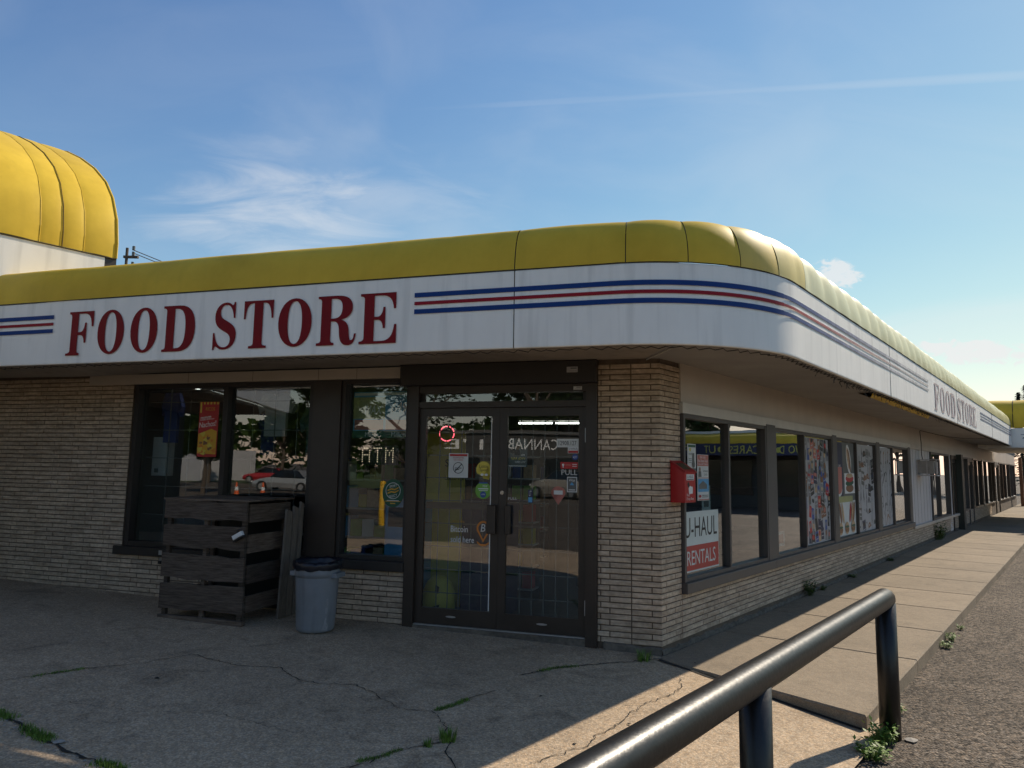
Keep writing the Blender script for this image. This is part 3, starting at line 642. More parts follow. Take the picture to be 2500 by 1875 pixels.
# upper interior: bulkhead above windows so that no light leaks in
wallbox('bulkhead', [(FF, .0, 12, -.3, -.02, 2.79, 3.68), (FR, .02, 45, -.3, -.02, 2.79, 3.68)], 'wall_in')
mb = MB(); mb.poly(inner(2.795)); mb.build('ceiling', 'wall_in', B)
wallbox('partition', [(FF, 2.2, 12, -7.2, -7, .0, 2.79), (FF, 8.2, 8.4, -7, -.2, 0, 2.79), (FR, 12.5, 12.7, -7, -.2, 0, 2.79), (FR, 3.5, 12.4, -7.2, -7, 0, 2.79)], 'wall_in')
# upper boards
wallbox('band', [(FF, 2.705, 7.0, -.05, .016, 2.627, 2.745)], 'band'); 
mb = MB()
for s_ in (3.26, 3.74, 4.6, 5.5): mb.box(FF, s_, s_+.004, .015, .0175, 2.628, 2.744)
mb.build('band_joint', 'mortar', B)
wallbox('upper_board', [(FR, .427, 44, -.06, .010, 2.372, 2.79)], 'siding')
wallbox('head_trim', [(FR, .427, 12.4, -.06, .030, 2.262, 2.368)], 'trim'); wallbox('head_trim', [(FR, 12.404, 44, -.06, .022, 2.262, 2.368)], 'siding')

# ---- windows
def window(fr, edges, z0, z1, og, m, gm, fd=.05, mw=.045, depth=.07, bar=.03):
    """one framed window; edges = list of s positions of frame and mullions"""
    sg = 1
    a, b = min(edges), max(edges)
    mb = MB(); mb.box(fr, a, a+fd, og-.03, og+depth, z0, z1); mb.box(fr, b-fd, b, og-.03, og+depth, z0, z1)
    mb.box(fr, a+fd, b-fd, og-.03, og+depth-.004, z1-fd, z1); mb.box(fr, a+fd, b-fd, og-.03, og+depth-.004, z0, z0+fd)
    w = mb.build('window', m, B)
    e = sorted(edges)
    for x in e[1:-1]:
        mb = MB(); mb.box(fr, x-mw/2, x+mw/2, og-.028, og+depth-.008, z0+fd, z1-fd); mb.build('mullion', m, w)
    for p, q in zip(e[:-1], e[1:]):
        lo = p+(fd if p == e[0] else mw/2); hi = q-(fd if q == e[-1] else mw/2)
        mb = MB(); mb.box(fr, lo, hi, og-.004, og+.004, z0+fd, z1-fd); mb.build('pane', gm, w)
    return w
window(FF, [3.80, 4.985, 6.30], .70, 2.625, -.10, 'bronze2', 'glass', .055, .065, .085)
window(FF, [2.622, 3.45], .70, 2.625, -.10, 'bronze2', 'glass', .045, .05, .085)
wallbox('window_post', [(FF, 3.452, 3.798, -.15, .008, .70, 2.622)], 'bronze')
mb = MB(); mb.cbox(FF, 2.622, 6.40, -.1, .055, .600, .698, .006); mb.build('window_sill', 'bronze2', B)
BAYS = [([.44, 1.63, 2.82], .33), ([3.15, 4.42, 5.84], .24), ([6.08, 7.43, 8.90], .27), ([9.17, 10.46, 12.06], .28)]
for e, p in BAYS:
    window(FR, e, .60, 2.258, -.03, 'taupe', 'glass_r', .04, .045, .06)
    mb = MB(); mb.box(FR, e[-1]+.002, e[-1]+p-.002, -.1, .035, .60, 2.285); mb.build('window_post', 'taupe', B)
for a, b in ((.43, 3.0), (3.004, 5.95), (5.954, 9.03), (9.034, 12.42)):
    mb = MB(); mb.cbox(FR, a, b, -.1, .060, .495, .598, .006); mb.build('window_sill', 'taupe', B)
# further shop fronts
def panel(a, b, z0=.50, z1=2.26, m='white_panel', gro=.42):
    mb = MB(); mb.box(FR, a, b, -.1, .0, z0, z1); w = mb.build('wall_panel', m, B)
    mb = MB(); s_ = a+gro
    while s_ < b-.1: mb.box(FR, s_, s_+.008, -.002, .0025, z0+.01, z1-.01); s_ += gro
    if mb.v: mb.build('groove', 'taupe', w)
panel(12.345, 15.10); mb = MB(); mb.cbox(FR, 12.424, 21.4, -.1, .05, .43, .498, .005); mb.build('window_sill', 'siding', B)
window(FR, [15.11, 16.5, 18.25], .50, 2.26, -.03, 'taupe', 'glass_r', .05, .05, .07)
panel(18.26, 18.80, .05); panel(20.35, 21.40)
window(FR, [21.42, 22.55], .50, 2.26, -.03, 'taupe', 'glass_r')
window(FR, [24.0, 25.3, 26.7], .50, 2.26, -.03, 'bronze', 'glass_r'); window(FR, [27.0, 28.5, 30.3, 31.6], .50, 2.26, -.03, 'bronze', 'glass_r')
window(FR, [33.9, 35.6, 37.5, 39.5], .50, 2.26, -.03, 'bronze', 'glass_r'); window(FR, [39.8, 41.5, 43.4], .5, 2.26, -.03, 'taupe', 'glass_r')
panel(26.7, 27.0, m='siding'); panel(31.6, 31.9, m='siding'); panel(43.4, 44, m='siding')
def shopdoor(fr, a, b, z0, z1, og, m, gm, hinge=None, ang=0, nm='door'):
    """glazed door leaf; optionally swung open about its hinge"""
    st = .085
    def f2(s_, o_, z_):
        if hinge is None: return fr(s_, o_, z_)
        t = s_-hinge; return fr(hinge+t*math.cos(ang)-(o_-og)*math.sin(ang), og+t*math.sin(ang)*-1+(o_-og)*math.cos(ang), z_)
    mb = MB(); mb.box(f2, a, a+st, og-.022, og+.022, z0, z1); mb.box(f2, b-st, b, og-.022, og+.022, z0, z1)
    mb.box(f2, a+st, b-st, og-.021, og+.021, z1-.10, z1); mb.box(f2, a+st, b-st, og-.021, og+.021, z0, z0+.22)
    d = mb.build(nm, m, B)
    mb = MB(); mb.box(f2, a+st, b-st, og-.004, og+.004, z0+.22, z1-.10); mb.build('pane', gm, d)
    return d
for a, b in ((22.65, 23.9), (32.0, 33.8)):
    mb = MB(); mb.box(FR, a, a+.1, -.1, .03, 0, 2.26); mb.box(FR, b-.1, b, -.1, .03, 0, 2.26); mb.box(FR, a+.1, b-.1, -.1, .028, 2.12, 2.26); mb.build('door_frame', 'taupe', B)
    shopdoor(FR, a+.1, b-.1, .03, 2.11, -.03, 'bronze', 'glass_r')
mb = MB(); mb.box(FR, 18.82, 18.92, -.1, .03, 0, 2.26); mb.box(FR, 18.92, 19.9, -.1, .028, 2.15, 2.26); mb.build('door_frame', 'bronze', B)
shopdoor(FR, 18.93, 19.88, .03, 2.14, -.03, 'bronze', 'glass_r')
mb = MB(); mb.box(FR, 19.90, 20.34, -.1, .16, 0, 2.30); mb.build('door_casing', 'pdark', B)

# ---- entrance
ENT = MB()
ENT.box(FF, .604, .715, -.12, .035, .02, 2.53); ENT.box(FF, 2.505, 2.618, -.12, .035, .03, 2.53)
ENT.box(FF, .716, 2.504, -.12, .020, 2.302, 2.365); ENT.box(FF, .716, 2.504, -.12, .022, 2.455, 2.528)
ENT.box(FF, 1.607, 1.616, -.06, -.01, .09, 2.30)
ent = ENT.build('door_frame', 'bronze', B)
mb = MB(); mb.box(FF, .76, 2.46, -.054, -.046, 2.366, 2.454); mb.build('pane', 'glass', ent)
for a_, b_ in ((.716, .758), (2.462, 2.504)):
    mb = MB(); mb.box(FF, a_, b_, -.07, -.03, 2.366, 2.454); mb.build('jamb', 'bronze2', ent)
mb = MB(); mb.cbox(FF, .60, 2.704, -.1, .10, 2.532, 2.757, .01); hb = mb.build('shutter_box', 'bronze2', B)
mb = MB(); mb.box(FF, .716, 2.504, -.14, .03, -.05, .085); mb.build('threshold', 'footing', B)
mb = MB(); mb.box(FF, .716, 2.504, -.10, .012, .086, .098); mb.build('threshold', 'steel', B)
def leaf(a, b, mid):
    st = .075; z0, z1 = .10, 2.298; og = -.03
    mb = MB(); mb.box(FF, a, a+st, og-.022, og+.022, z0, z1); mb.box(FF, b-st, b, og-.022, og+.022, z0, z1)
    mb.box(FF, a+st, b-st, og-.021, og+.021, z1-.085, z1); mb.box(FF, a+st, b-st, og-.021, og+.021, z0, z0+.16)
    d = mb.build('door', 'bronze', B)
    mb = MB(); mb.box(FF, a+st, b-st, og-.004, og+.004, z0+.16, z1-.085); mb.build('pane', 'glass', d)
    if mid:
        mb = MB(); mb.box(FF, a+st+.001, b-st-.001, og-.06, og-.03, 1.255, 1.325); mb.build('push_bar', 'bronze', d)
    mb = MB()
    n = 6
    for i in range(1, n): x = a+st+(b-a-2*st)*i/n; mb.box(FF, x-.004, x+.004, -.108, -.100, z0+.10, z1-.06)
    z = .40
    while z < 2.2: mb.box(FF, a+st-.02, b-st+.02, -.1, -.093, z-.004, z+.004); z += .235
    mb.build('grille', 'pgrey', d)
    for zz in (.36, 1.98):
        pass
    return d
dl = leaf(1.617, 2.503, True); dr = leaf(.717, 1.606, False)
def handle(par, s0, s1, z0, z1):
    mb = MB(); mb.cbox(FF, s0, s1, -.008, .045, z0, z1, .006); mb.build('handle', 'bronze', par)
handle(dl, 1.632, 1.722, 1.03, 1.315); handle(dr, 1.478, 1.532, 1.03, 1.315)
mb = MB(); mb.disc(FF, 1.578, -.0055, 1.44, .02, .02, 20); mb.disc(FF, 1.578, -.004, 1.44, .011, .011, 12); mb.build('lock', 'chrome', dr)
for z0 in (1.95, .30):
    mb = MB(); mb.box(FF, .7165, .728, -.008, .012, z0, z0+.14); mb.build('hinge', 'steel', dr)
mb = MB(); mb.box(FF, 1.695, 1.703, -.0065, -.002, .27, 2.2); mb.build('weather_strip', 'white', dl)
for par, s_ in ((dl, 2.10), (dr, 1.15)):
    mb = MB(); mb.disc(FF, s_, -.006, .185, .055, .010, 20); mb.build('badge', 'steel', par)
for s_, z_, w_, h_, lab in ((.84, 2.66, .11, .055, 'grey maker label on the dark shutter box'), (.80, 2.485, .085, .034, 'small white maker label above the door transom')):
    oo = .101 if z_ > 2.55 else .0225
    e = empty('label_plate', FF(s_, oo, z_-h_/2), lab, 'label')
    mb = MB(); mb.box(FF, s_-w_/2, s_+w_/2, oo, oo+.001, z_-h_/2, z_+h_/2); mb.build('plate', 'steel_w' if oo < .1 else 'steel', e)
    mb = MB(); mb.box(FF, s_-w_*.42, s_+w_*.15, oo+.0012, oo+.0016, z_+h_*.12, z_+h_*.34); mb.box(FF, s_-w_*.42, s_+w_*.3, oo+.0012, oo+.0016, z_-h_*.3, z_-h_*.22); mb.build('print', 'pgrey', e)
# grille behind the shop windows and shop interior
def grille(fr, a, b, z0, z1, o, st=.30, sz=.34):
    mb = MB(); x = a+st
    while x < b-.05: mb.box(fr, x-.004, x+.004, o-.004, o+.004, z0, z1); x += st
    z = z0+sz
    while z < z1-.05: mb.box(fr, a, b, o+.004, o+.010, z-.004, z+.004); z += sz
    mb.build('grille', 'pgrey', B)
grille(FF, 3.84, 6.26, .72, 2.6, -.22)

# ------------------------------------------------------------------ things in and on the front windows and doors
GO = -.024                                         # just outside the door glass
GI = -.0195
def sheet(name, fr, s0, s1, z0, z1, o, m, label, cat, prints=(), d=-1, th=.0012, group=None, sgn=1):
    """thin printed sheet; prints = list of (kind, args..., material)"""
    e = empty(name, fr((s0+s1)/2, o, z0), label, cat, group)
    mb = MB(); mb.box(fr, s0, s1, o, o+th*sgn, z0, z1); mb.build('backing', m, e)
    lay = o+(th+.0006)*sgn
    for pr in prints:
        kind = pr[0]; lay += .0005*sgn; mb = MB()
        if kind == 'rect': mb.quad(fr, pr[1], pr[2], lay, pr[3], pr[4]); mb.build('print', pr[5], e, fix=False)
        elif kind == 'disc': mb.disc(fr, pr[1], lay, pr[2], pr[3], pr[4]); mb.build('print', pr[5], e, fix=False)
        elif kind == 'ring': mb.ring(fr, pr[1], lay, pr[2], pr[3], pr[4]); mb.build('print', pr[5], e, fix=False)
        elif kind == 'poly': mb.poly([fr(a, lay, b) for a, b in pr[1]]); mb.build('print', pr[2], e, fix=False)
        elif kind == 'text': text(mb, pr[1], fr, pr[2], lay, pr[3], pr[4], pr[5], d, **(pr[7] if len(pr) > 7 else {})); mb.build('lettering', pr[6], e, fix=False)
    return e
def tri(fr, cx, cz, r, pt): return [(cx+r*math.cos(t), cz+r*math.sin(t)) for t in [math.radians(-35+i*250/20) for i in range(21)]]+[pt]
# left door
sheet('notice', FF, 2.17, 1.955, 1.58, 1.83, GI-.006, 'paper', 'white no smoking notice with crossed out circle taped inside the glass door', 'notice',
  [('rect', 2.16, 1.965, 1.80, 1.822, 'pred'), ('text', 'NO SMOKING', 2.062, 1.785, .016, .12, 'pred'), ('text', 'NO VAPING', 2.062, 1.762, .014, .10, 'pred'), ('ring', 2.062, 1.68, .052, .058, 'black'),
   ('rect', 2.10, 2.025, 1.675, 1.682, 'black'), ('rect', 2.10, 2.05, 1.66, 1.667, 'black'), ('poly', [(2.104, 1.642), (2.098, 1.636), (2.02, 1.718), (2.026, 1.724)], 'black')])
e = empty('sticker', FF(1.78, GO, 1.565), 'yellow teardrop lottery sticker on the glass door', 'sticker')
mb = MB(); mb.poly([FF(a, GO, b) for a, b in [(1.785+.08*math.cos(t), 1.665+.085*math.sin(t)) for t in [R_(-25-i*0+i*300/24) for i in range(25)]]+[(1.722, 1.565)]]); mb.build('backing', 'pyellow', e, fix=False)
letters('lettering', 'Lotto', FF, 1.785, GO+.001, 1.70, .035, .09, 'black', e); letters('lettering', 'Spot!', FF, 1.785, GO+.001, 1.66, .035, .085, 'black', e)
mb = MB(); mb.disc(FF, 1.80, GO+.001, 1.615, .018, .012); mb.disc(FF, 1.755, GO+.0011, 1.615, .018, .012); mb.build('print', 'white', e, fix=False)
e = empty('sticker', FF(1.785, GO, 1.37), 'round green sticker with blue badge under the yellow teardrop', 'sticker')
mb = MB(); mb.disc(FF, 1.785, GO, 1.455, .086, .086); mb.build('backing', 'pgreen', e, fix=False)
mb = MB(); mb.disc(FF, 1.785, GO+.001, 1.415, .032, .032); mb.box(FF, 1.74, 1.83, GO+.0008, GO+.0012, 1.525, 1.54); mb.build('print', 'pblue', e, fix=False)
letters('lettering', 'MAX', FF, 1.765, GO+.001, 1.50, .024, .05, 'white', e); letters('lettering', '#100K', FF, 1.785, GO+.0016, 1.415, .016, .045, 'white', e)
mb = MB(); mb.box(FF, 1.73, 1.84, GO+.001, GO+.0012, 1.468, 1.478); mb.box(FF, 1.735, 1.83, GO+.001, GO+.0012, 1.452, 1.458); mb.build('print', 'white', e)
# kiosk with bitcoin screen behind the left door
e = empty('kiosk', FF(1.93, -.75, .09), 'dark machine with bitcoin advert standing behind the left glass door', 'kiosk')
mb = MB(); mb.cbox(FF, 2.24, 1.72, -1.1, -.62, .09, 1.33, .01); mb.build('body', 'pnavy', e)
e = empty('decal', FF(1.93, GI, .90), 'white bitcoin lettering with orange pin mark on the left glass door', 'decal')
GD = GI-.004
letters('lettering', 'Bitcoin', FF, 2.035, GD, 1.06, .062, .185, 'white', e); letters('lettering', 'sold here', FF, 2.00, GD, .955, .062, .255, 'white', e); letters('lettering', 'BITCOIN WELL', FF, 2.045, GD, 1.135, .018, .13, 'pgold', e)
mb = MB()
for i in range(24):
    A = [R_(-30+240*k/24) for k in (i, i+1)]; mb.add([FF(1.775+r_*math.cos(q), GD, 1.075+r_*1.06*math.sin(q)) for r_, q in ((.052, A[0]), (.072, A[0]), (.072, A[1]), (.052, A[1]))], [(0, 1, 2, 3)])
mb.poly([FF(1.837, GD, 1.04), FF(1.775, GD, .935), FF(1.775, GD, .965), FF(1.82, GD, 1.046)]); mb.poly([FF(1.713, GD, 1.04), FF(1.775, GD, .935), FF(1.775, GD, .965), FF(1.73, GD, 1.046)])
mb.poly([FF(1.84, GD, .945), FF(1.84, GD, .925), FF(1.80, GD, .90), FF(1.75, GD, .90), FF(1.71, GD, .925), FF(1.71, GD, .945), FF(1.75, GD, .92), FF(1.80, GD, .92)]); tag(mb.build('print', 'porange', e, fix=False), kind='stuff')
letters('lettering', 'B', FF, 1.775, GD, 1.08, .075, .045, 'white', e, skew=.15)
# product rack below and above
e = empty('product_rack', FF(1.9, -1.3, .09), 'rack of small packets behind the left glass door', 'rack')
mb = MB(); mb.box(FF, 2.35, 1.62, -1.7, -1.66, .09, 2.0); mb.build('back_panel', 'shelf_in', e)
for k in range(7):
    mb = MB(); mb.box(FF, 2.35, 1.62, -1.66, -1.40, .25+k*.26, .265+k*.26); mb.build('shelf', 'steel_w', e)
PM = ['pgreen', 'pred', 'pblue', 'white', 'pyellow', 'ptan', 'pgrey', 'pcyan']
for k in range(6):
    for j in range(5):
        mb = MB(); x = 2.33-j*.14; mb.box(FF, x, x-.12, -1.60, -1.45, .267+k*.26, .267+k*.26+random.uniform(.12, .2)); tag(mb.build('packet', random.choice(PM), origin=FF(x-.06, -1.5, .267+k*.26)), 'small packet on the rack behind the left glass door', 'packet', 'packets on the rack behind the door')
# yellow lottery board and yellow bag
e = empty('display_board', FF(2.42, -.9, .09), 'tall yellow lottery board behind the left glass door', 'board')
mb = MB(); mb.box(FF, 2.36, 2.95, -1.02, -.98, .09, 2.1); mb.build('panel', 'pyellow', e)
letters('lettering', 'Spot!', FF, 2.48, -.977, 1.72, .11, .24, 'black', e); letters('lettering', 'Lotto Fun', FF, 2.47, -.977, 1.56, .05, .26, 'black', e)
e = empty('bag', FF(2.42, -.45, .09), 'slumped yellow bag with black logo on the shop floor behind the door', 'bag')
mb = MB(); mb.lathe(FF(2.42, -.45, .09), [(.001, 0), (.14, .0), (.17, .1), (.16, .25), (.12, .36), (.06, .42), (.001, .43)], 16, 1.1, .8); mb.build('body', 'pyellow', e, smooth=True)
mb = MB(); mb.poly([FF(2.46, -.30, .15), FF(2.36, -.29, .19), FF(2.34, -.29, .24), FF(2.43, -.30, .21)]); mb.poly([FF(2.40, -.295, .36), FF(2.36, -.29, .35), FF(2.35, -.29, .42), FF(2.395, -.295, .44)]); mb.build('print', 'black', e, fix=False)
# neon ring
e = MB(); 
for a0, a1 in ((20, 95), (110, 165), (172, 215), (228, 268), (275, 320), (330, 375)):
    e.tube([FF(2.255+.082*math.cos(R_(a0+(a1-a0)*i/8)), -.16, 2.04+.078*math.sin(R_(a0+(a1-a0)*i/8))) for i in range(9)], .006, 6)
tag(e.build('neon_sign', 'neon', origin=FF(2.255, -.16, 1.96)), 'red neon ring glowing inside the left glass door', 'neon sign')
# right door
sheet('number_sign', FF, 1.02, .797, 1.90, 1.985, GO-.003, 'pgreenish' if False else 'paper', 'pale street number strip on the right glass door', 'sign', [('text', '12908.127', .91, 1.942, .042, .18, 'black')])
sheet('sticker', FF, .905, .797, 1.842, 1.905, GO+.001, 'white', 'white and red rental sticker under the street number', 'sticker', [('text', 'U-HAUL', .851, 1.887, .020, .09, 'pnavy'), ('rect', .900, .802, 1.845, 1.868, 'pred')])
e = empty('sticker', FF(.832, GO, 1.775), 'small blue octagonal alarm sticker on the right door', 'sticker')
mb = MB(); mb.disc(FF, .832, GO, 1.805, .031, .031, 8, R_(22.5)); mb.build('backing', 'pblue', e, fix=False); letters('lettering', 'ADT', FF, .832, GO+.001, 1.805, .022, .042, 'white', e)
sheet('sticker', FF, .98, .805, 1.69, 1.755, GO-.002, 'pred', 'red strip sticker above the large pull lettering', 'sticker', [('disc', .953, 1.728, .012, .012, 'white'), ('rect', .957, .948, 1.70, 1.725, 'white'), ('rect', .86, .815, 1.73, 1.736, 'white'), ('rect', .86, .815, 1.712, 1.718, 'white'), ('rect', .93, .875, 1.722, 1.732, 'psalmon')])
e = empty('sticker', FF(.89, GO, 1.63), 'large white pull lettering on the right glass door', 'sticker'); letters('lettering', 'PULL', FF, .889, GO-.002, 1.655, .052, .16, 'white', e)
sheet('sticker', FF, .912, .812, 1.462, 1.61, GO-.002, 'white', 'white framed dark sticker below the large pull lettering', 'sticker', [('rect', .905, .819, 1.469, 1.603, 'pgrey'), ('text', 'Wise', .862, 1.578, .025, .06, 'white'), ('poly', [(.885, 1.53), (.84, 1.53), (.862, 1.56)], 'pcyan'), ('rect', .895, .83, 1.48, 1.488, 'white')])
e = empty('sticker', FF(1.47, GO, 1.37), 'small white pull lettering beside the black door handle', 'sticker'); letters('lettering', 'PULL', FF, 1.47, GO-.002, 1.383, .024, .095, 'white', e)
sheet('sticker', FF, 1.31, 1.262, 1.345, 1.475, GO-.002, 'pnavy', 'narrow navy and blue upright sticker in the middle of the right door', 'sticker', [('rect', 1.307, 1.265, 1.35, 1.40, 'pcyan'), ('text', 'LT', 1.286, 1.44, .05, .025, 'white')])
sheet('poster', FF, 1.525, 1.325, 1.70, 1.985, -.0375, 'pgrey', 'dark poster with yellow script inside the right glass door', 'poster', [('disc', 1.43, 1.90, .022, .03, 'pbrown'), ('poly', [(1.46, 1.82), (1.40, 1.82), (1.405, 1.872), (1.455, 1.872)], 'black'), ('disc', 1.48, 1.86, .025, .025, 'black'), ('text', 'NAA aDVV', 1.42, 1.785, .026, .15, 'pyellow'), ('text', 'nDV', 1.37, 1.82, .018, .04, 'white'), ('rect', 1.52, 1.34, 1.706, 1.712, 'white'), ('text', 'VAR LVV', 1.40, 1.75, .02, .11, 'white')])
e = empty('sticker', FF(1.0, GO, 1.36), 'faded pink map pin sticker on the right glass door', 'sticker')
mb = MB(); mb.poly([FF(a, GO-.002, b) for a, b in [(1.0+.072*math.cos(t), 1.455+.06*math.sin(t)) for t in [R_(-30+i*240/24) for i in range(25)]]+[(1.0, 1.335)]]); mb.build('backing', 'psalmon', e, fix=False)
mb = MB(); mb.box(FF, 1.045, .955, GO-.0015, GO-.001, 1.435, 1.475); mb.build('print', 'paper', e)
# fluorescent tubes of the shop ceiling
e = empty('tube_lamp', FF(1.4, -3.0, 2.30), 'long lit fluorescent tube lamp hanging in the shop behind the right door', 'lamp')
for a, b in ((.2, 1.75), (1.8, 2.3)):
    mb = MB(); mb.tube([FF(a, -3.0, 2.33), FF(b, -3.0, 2.33)], .013, 6); mb.build('tube', 'tube', e)
mb = MB(); mb.box(FF, .2, 2.3, -3.06, -2.94, 2.36, 2.40); mb.build('housing', 'steel_w', e)
# narrow window: lottery poster, sport sticker, dotted cash sign
sheet('poster', FF, 3.37, 2.67, 1.99, 2.50, -.14, 'pcyan', 'large blue green lottery poster high in the narrow front window', 'poster',
  [('rect', 3.37, 2.98, 2.20, 2.44, 'pgreenish'), ('rect', 3.36, 2.68, 2.46, 2.49, 'paper'), ('text', '649', 2.81, 2.325, .11, .19, 'white', {'skew': .15}), ('text', 'MAX', 3.12, 2.30, .10, .20, 'white', {'skew': .15}),
   ('rect', 3.35, 3.0, 2.08, 2.19, 'psalmon'), ('rect', 2.97, 2.68, 2.08, 2.19, 'psalmon'), ('rect', 3.37, 2.67, 1.99, 2.07, 'pdgreen'), ('text', 'Million', 3.13, 2.03, .05, .17, 'white'), ('text', 'Million', 2.81, 2.03, .05, .17, 'white')])
e = empty('sticker', FF(2.83, -.09, 1.25), 'round dark green sports betting sticker on the narrow front window', 'sticker')
mb = MB(); mb.disc(FF, 2.83, -.093, 1.40, .125, .15, 32); mb.build('backing', 'pdgreen', e, fix=False)
mb = MB(); mb.ring(FF, 2.83, -.092, 1.425, .082, .087, 32); mb.box(FF, 2.76, 2.90, -.0922, -.092, 1.318, 1.324); mb.build('print', 'white', e, fix=False)
letters('lettering', 'SPORT', FF, 2.83, -.092, 1.475, .026, .085, 'white', e, rise=.2); letters('lettering', 'SELECT', FF, 2.83, -.092, 1.37, .026, .095, 'white', e, rise=.2)
mb = MB()
for q in (.0, -.03): mb.poly([FF(2.83-a, -.0915, 1.425+b+q) for a, b in ((-.065, -.005), (-.02, .012), (.02, .005), (.065, .03), (.065, .042), (.02, .02), (-.02, .027), (-.065, .008))])
mb.build('print', 'pgold', e, fix=False)
mb = MB(); mb.box(FF, 2.80, 2.86, -.0918, -.0915, 1.285, 1.297); mb.box(FF, 2.74, 2.92, -.0918, -.0915, 1.31, 1.316); mb.build('print', 'pgold', e)
e = empty('led_sign', FF(3.15, -.3, 1.70), 'dotted light sign spelling ATM inside the narrow front window', 'sign')
DOT = {'A': ['01110', '10001', '10001', '11111', '10001', '10001', '10001'], 'T': ['11111', '00100', '00100', '00100', '00100', '00100', '00100'], 'M': ['10001', '11011', '10101', '10101', '10001', '10001', '10001']}
mb = MB()
for li, ch in enumerate('ATM'):
    for r_, row in enumerate(DOT[ch]):
        for c_, b_ in enumerate(row):
            if b_ == '1': s0, z0 = 3.33-li*.145-c_*.022, 1.88-r_*.025; mb.box(FF, s0, s0-.006, -.3, -.296, z0, z0+.006)
tag(mb.build('light_dots', 'led', e), kind='stuff')
mb = MB(); mb.box(FF, 3.36, 2.88, -.312, -.302, 1.70, 1.91); mb.build('backing', 'black', e)
# counter and machine behind the narrow window
e = empty('cash_machine', FF(3.0, -.75, .09), 'pale blue cash machine behind the narrow front window', 'machine')
mb = MB(); mb.cbox(FF, 3.18, 2.75, -1.0, -.6, .09, 1.30, .02); mb.build('body', 'pcyan', e); mb = MB(); mb.box(FF, 3.13, 2.86, -.598, -.594, 1.0, 1.22); mb.build('screen', 'black', e)
# wide window: banner, shirts, box
e = sheet('banner', FF, 5.405, 5.13, 1.76, 2.41, -.0955, 'pred', 'red and yellow nacho banner hanging inside the wide front window', 'banner',
  [('text', 'mmm...', 5.285, 2.215, .045, .19, 'white', {'rise': .12}), ('text', 'Nachos!', 5.275, 2.145, .065, .235, 'white', {'rise': .12}), ('text', 'RICOS', 5.25, 2.325, .04, .13, 'pgold'), ('poly', [(5.40, 1.80), (5.14, 1.79), (5.14, 2.06), (5.22, 2.09), (5.33, 2.05), (5.40, 2.03)], 'pgold')])
mb = MB()
for k in range(6):
    x = 5.395-k*.047; mb.quad(FF, x, x-.024, -.0915, 2.38-(.1 if k == 0 else 0), 2.408)
mb.build('print', 'pyellow', e, fix=False)
mb = MB(); lay = -.0912
for k in range(26):
    c, d_ = random.uniform(5.17, 5.37), random.uniform(1.80, 2.03); r_ = random.uniform(.018, .05); a = random.uniform(0, 3.1); mb.cur = random.randint(0, 3); lay += .00006
    mb.poly([FF(c+r_*math.cos(a+t), lay, d_+r_*.8*math.sin(a+t)) for t in (0, 1.9, 2.6, 4.2)])
mb.build('print', ['pgold', 'pbrown', 'pyellow', 'porange'], e, fix=False)
def shirt(s_, o_, z_, w, h, m, label):
    mb = MB(); prof = [(-.5, 0), (.5, 0), (.5, .62), (.82, .52), (.95, .72), (.55, 1), (.18, 1), (0, .93), (-.18, 1), (-.55, 1), (-.95, .72), (-.82, .52), (-.5, .62)]
    n = len(prof); A = [FF(s_-x*w/2, o_+.03+.012*math.sin(x*9), z_+y*h) for x, y in prof]; Bk = [FF(s_-x*w/2, o_-.03, z_+y*h) for x, y in prof]
    mb.add(A+Bk, [tuple(range(n)), tuple(range(2*n-1, n-1, -1))]+[(i, (i+1) % n, n+(i+1) % n, n+i) for i in range(n)])
    tag(mb.build('shirt', m, origin=FF(s_, o_, z_)), label, 'shirt')
shirt(6.02, -.34, 1.93, .34, .62, 'cloth_blue', 'navy blue shirt hanging inside the wide front window beside the brick wall')
shirt(4.62, -.5, 2.02, .56, .52, 'cloth_white', 'white shirt hanging high inside the wide front window')
shirt(4.12, -.62, 1.75, .52, .62, 'cloth_teal', 'teal shirt hanging inside the wide front window next to the dark post')
shirt(4.86, -.7, 1.80, .34, .6, 'cloth_blue', 'dark blue shirt hanging behind the white shirt')
e = empty('wall_box', FF(6.2, -.40, 1.52), 'pale grey electrical box inside the wide front window', 'box')
mb = MB(); mb.cbox(FF, 6.31, 6.10, -.5, -.36, 1.52, 2.0, .006); mb.build('body', 'steel_w', e); mb = MB(); mb.box(FF, 6.26, 6.20, -.358, -.356, 1.56, 1.61); mb.build('label', 'pgrey', e)
# shelves deeper inside
for i, (s0, s1, o_) in enumerate(((3.2, 5.6, -3.0), (4.2, 6.8, -5.0), (2.4, 4.0, -5.2))):
    e = empty('shelving', FF((s0+s1)/2, o_, .09), ['long stocked shop shelving behind the wide front window', 'second shop shelving deeper behind the wide front window', 'short shelving at the back of the shop behind the entrance'][i], 'shelving')
    mb = MB(); mb.box(FF, s0, s1, o_-.03, o_, .09, 1.75); mb.build('back_panel', 'shelf_in', e)
    for k in range(4):
        mb = MB(); mb.box(FF, s0, s1, o_, o_+.35, .2+k*.42, .225+k*.42); mb.build('shelf', 'steel_w', e)
    mb = MB()
    for k in range(4):
        x = s0+.05
        while x < s1-.2:
            w_ = random.uniform(.08, .2); mb.cur = random.randint(0, 7); mb.box(FF, x, x+w_-.01, o_+.05, o_+.30, .226+k*.42, .226+k*.42+random.uniform(.15, .33)); x += w_
    tag(mb.build('packaged_goods', PM, e), kind='stuff')

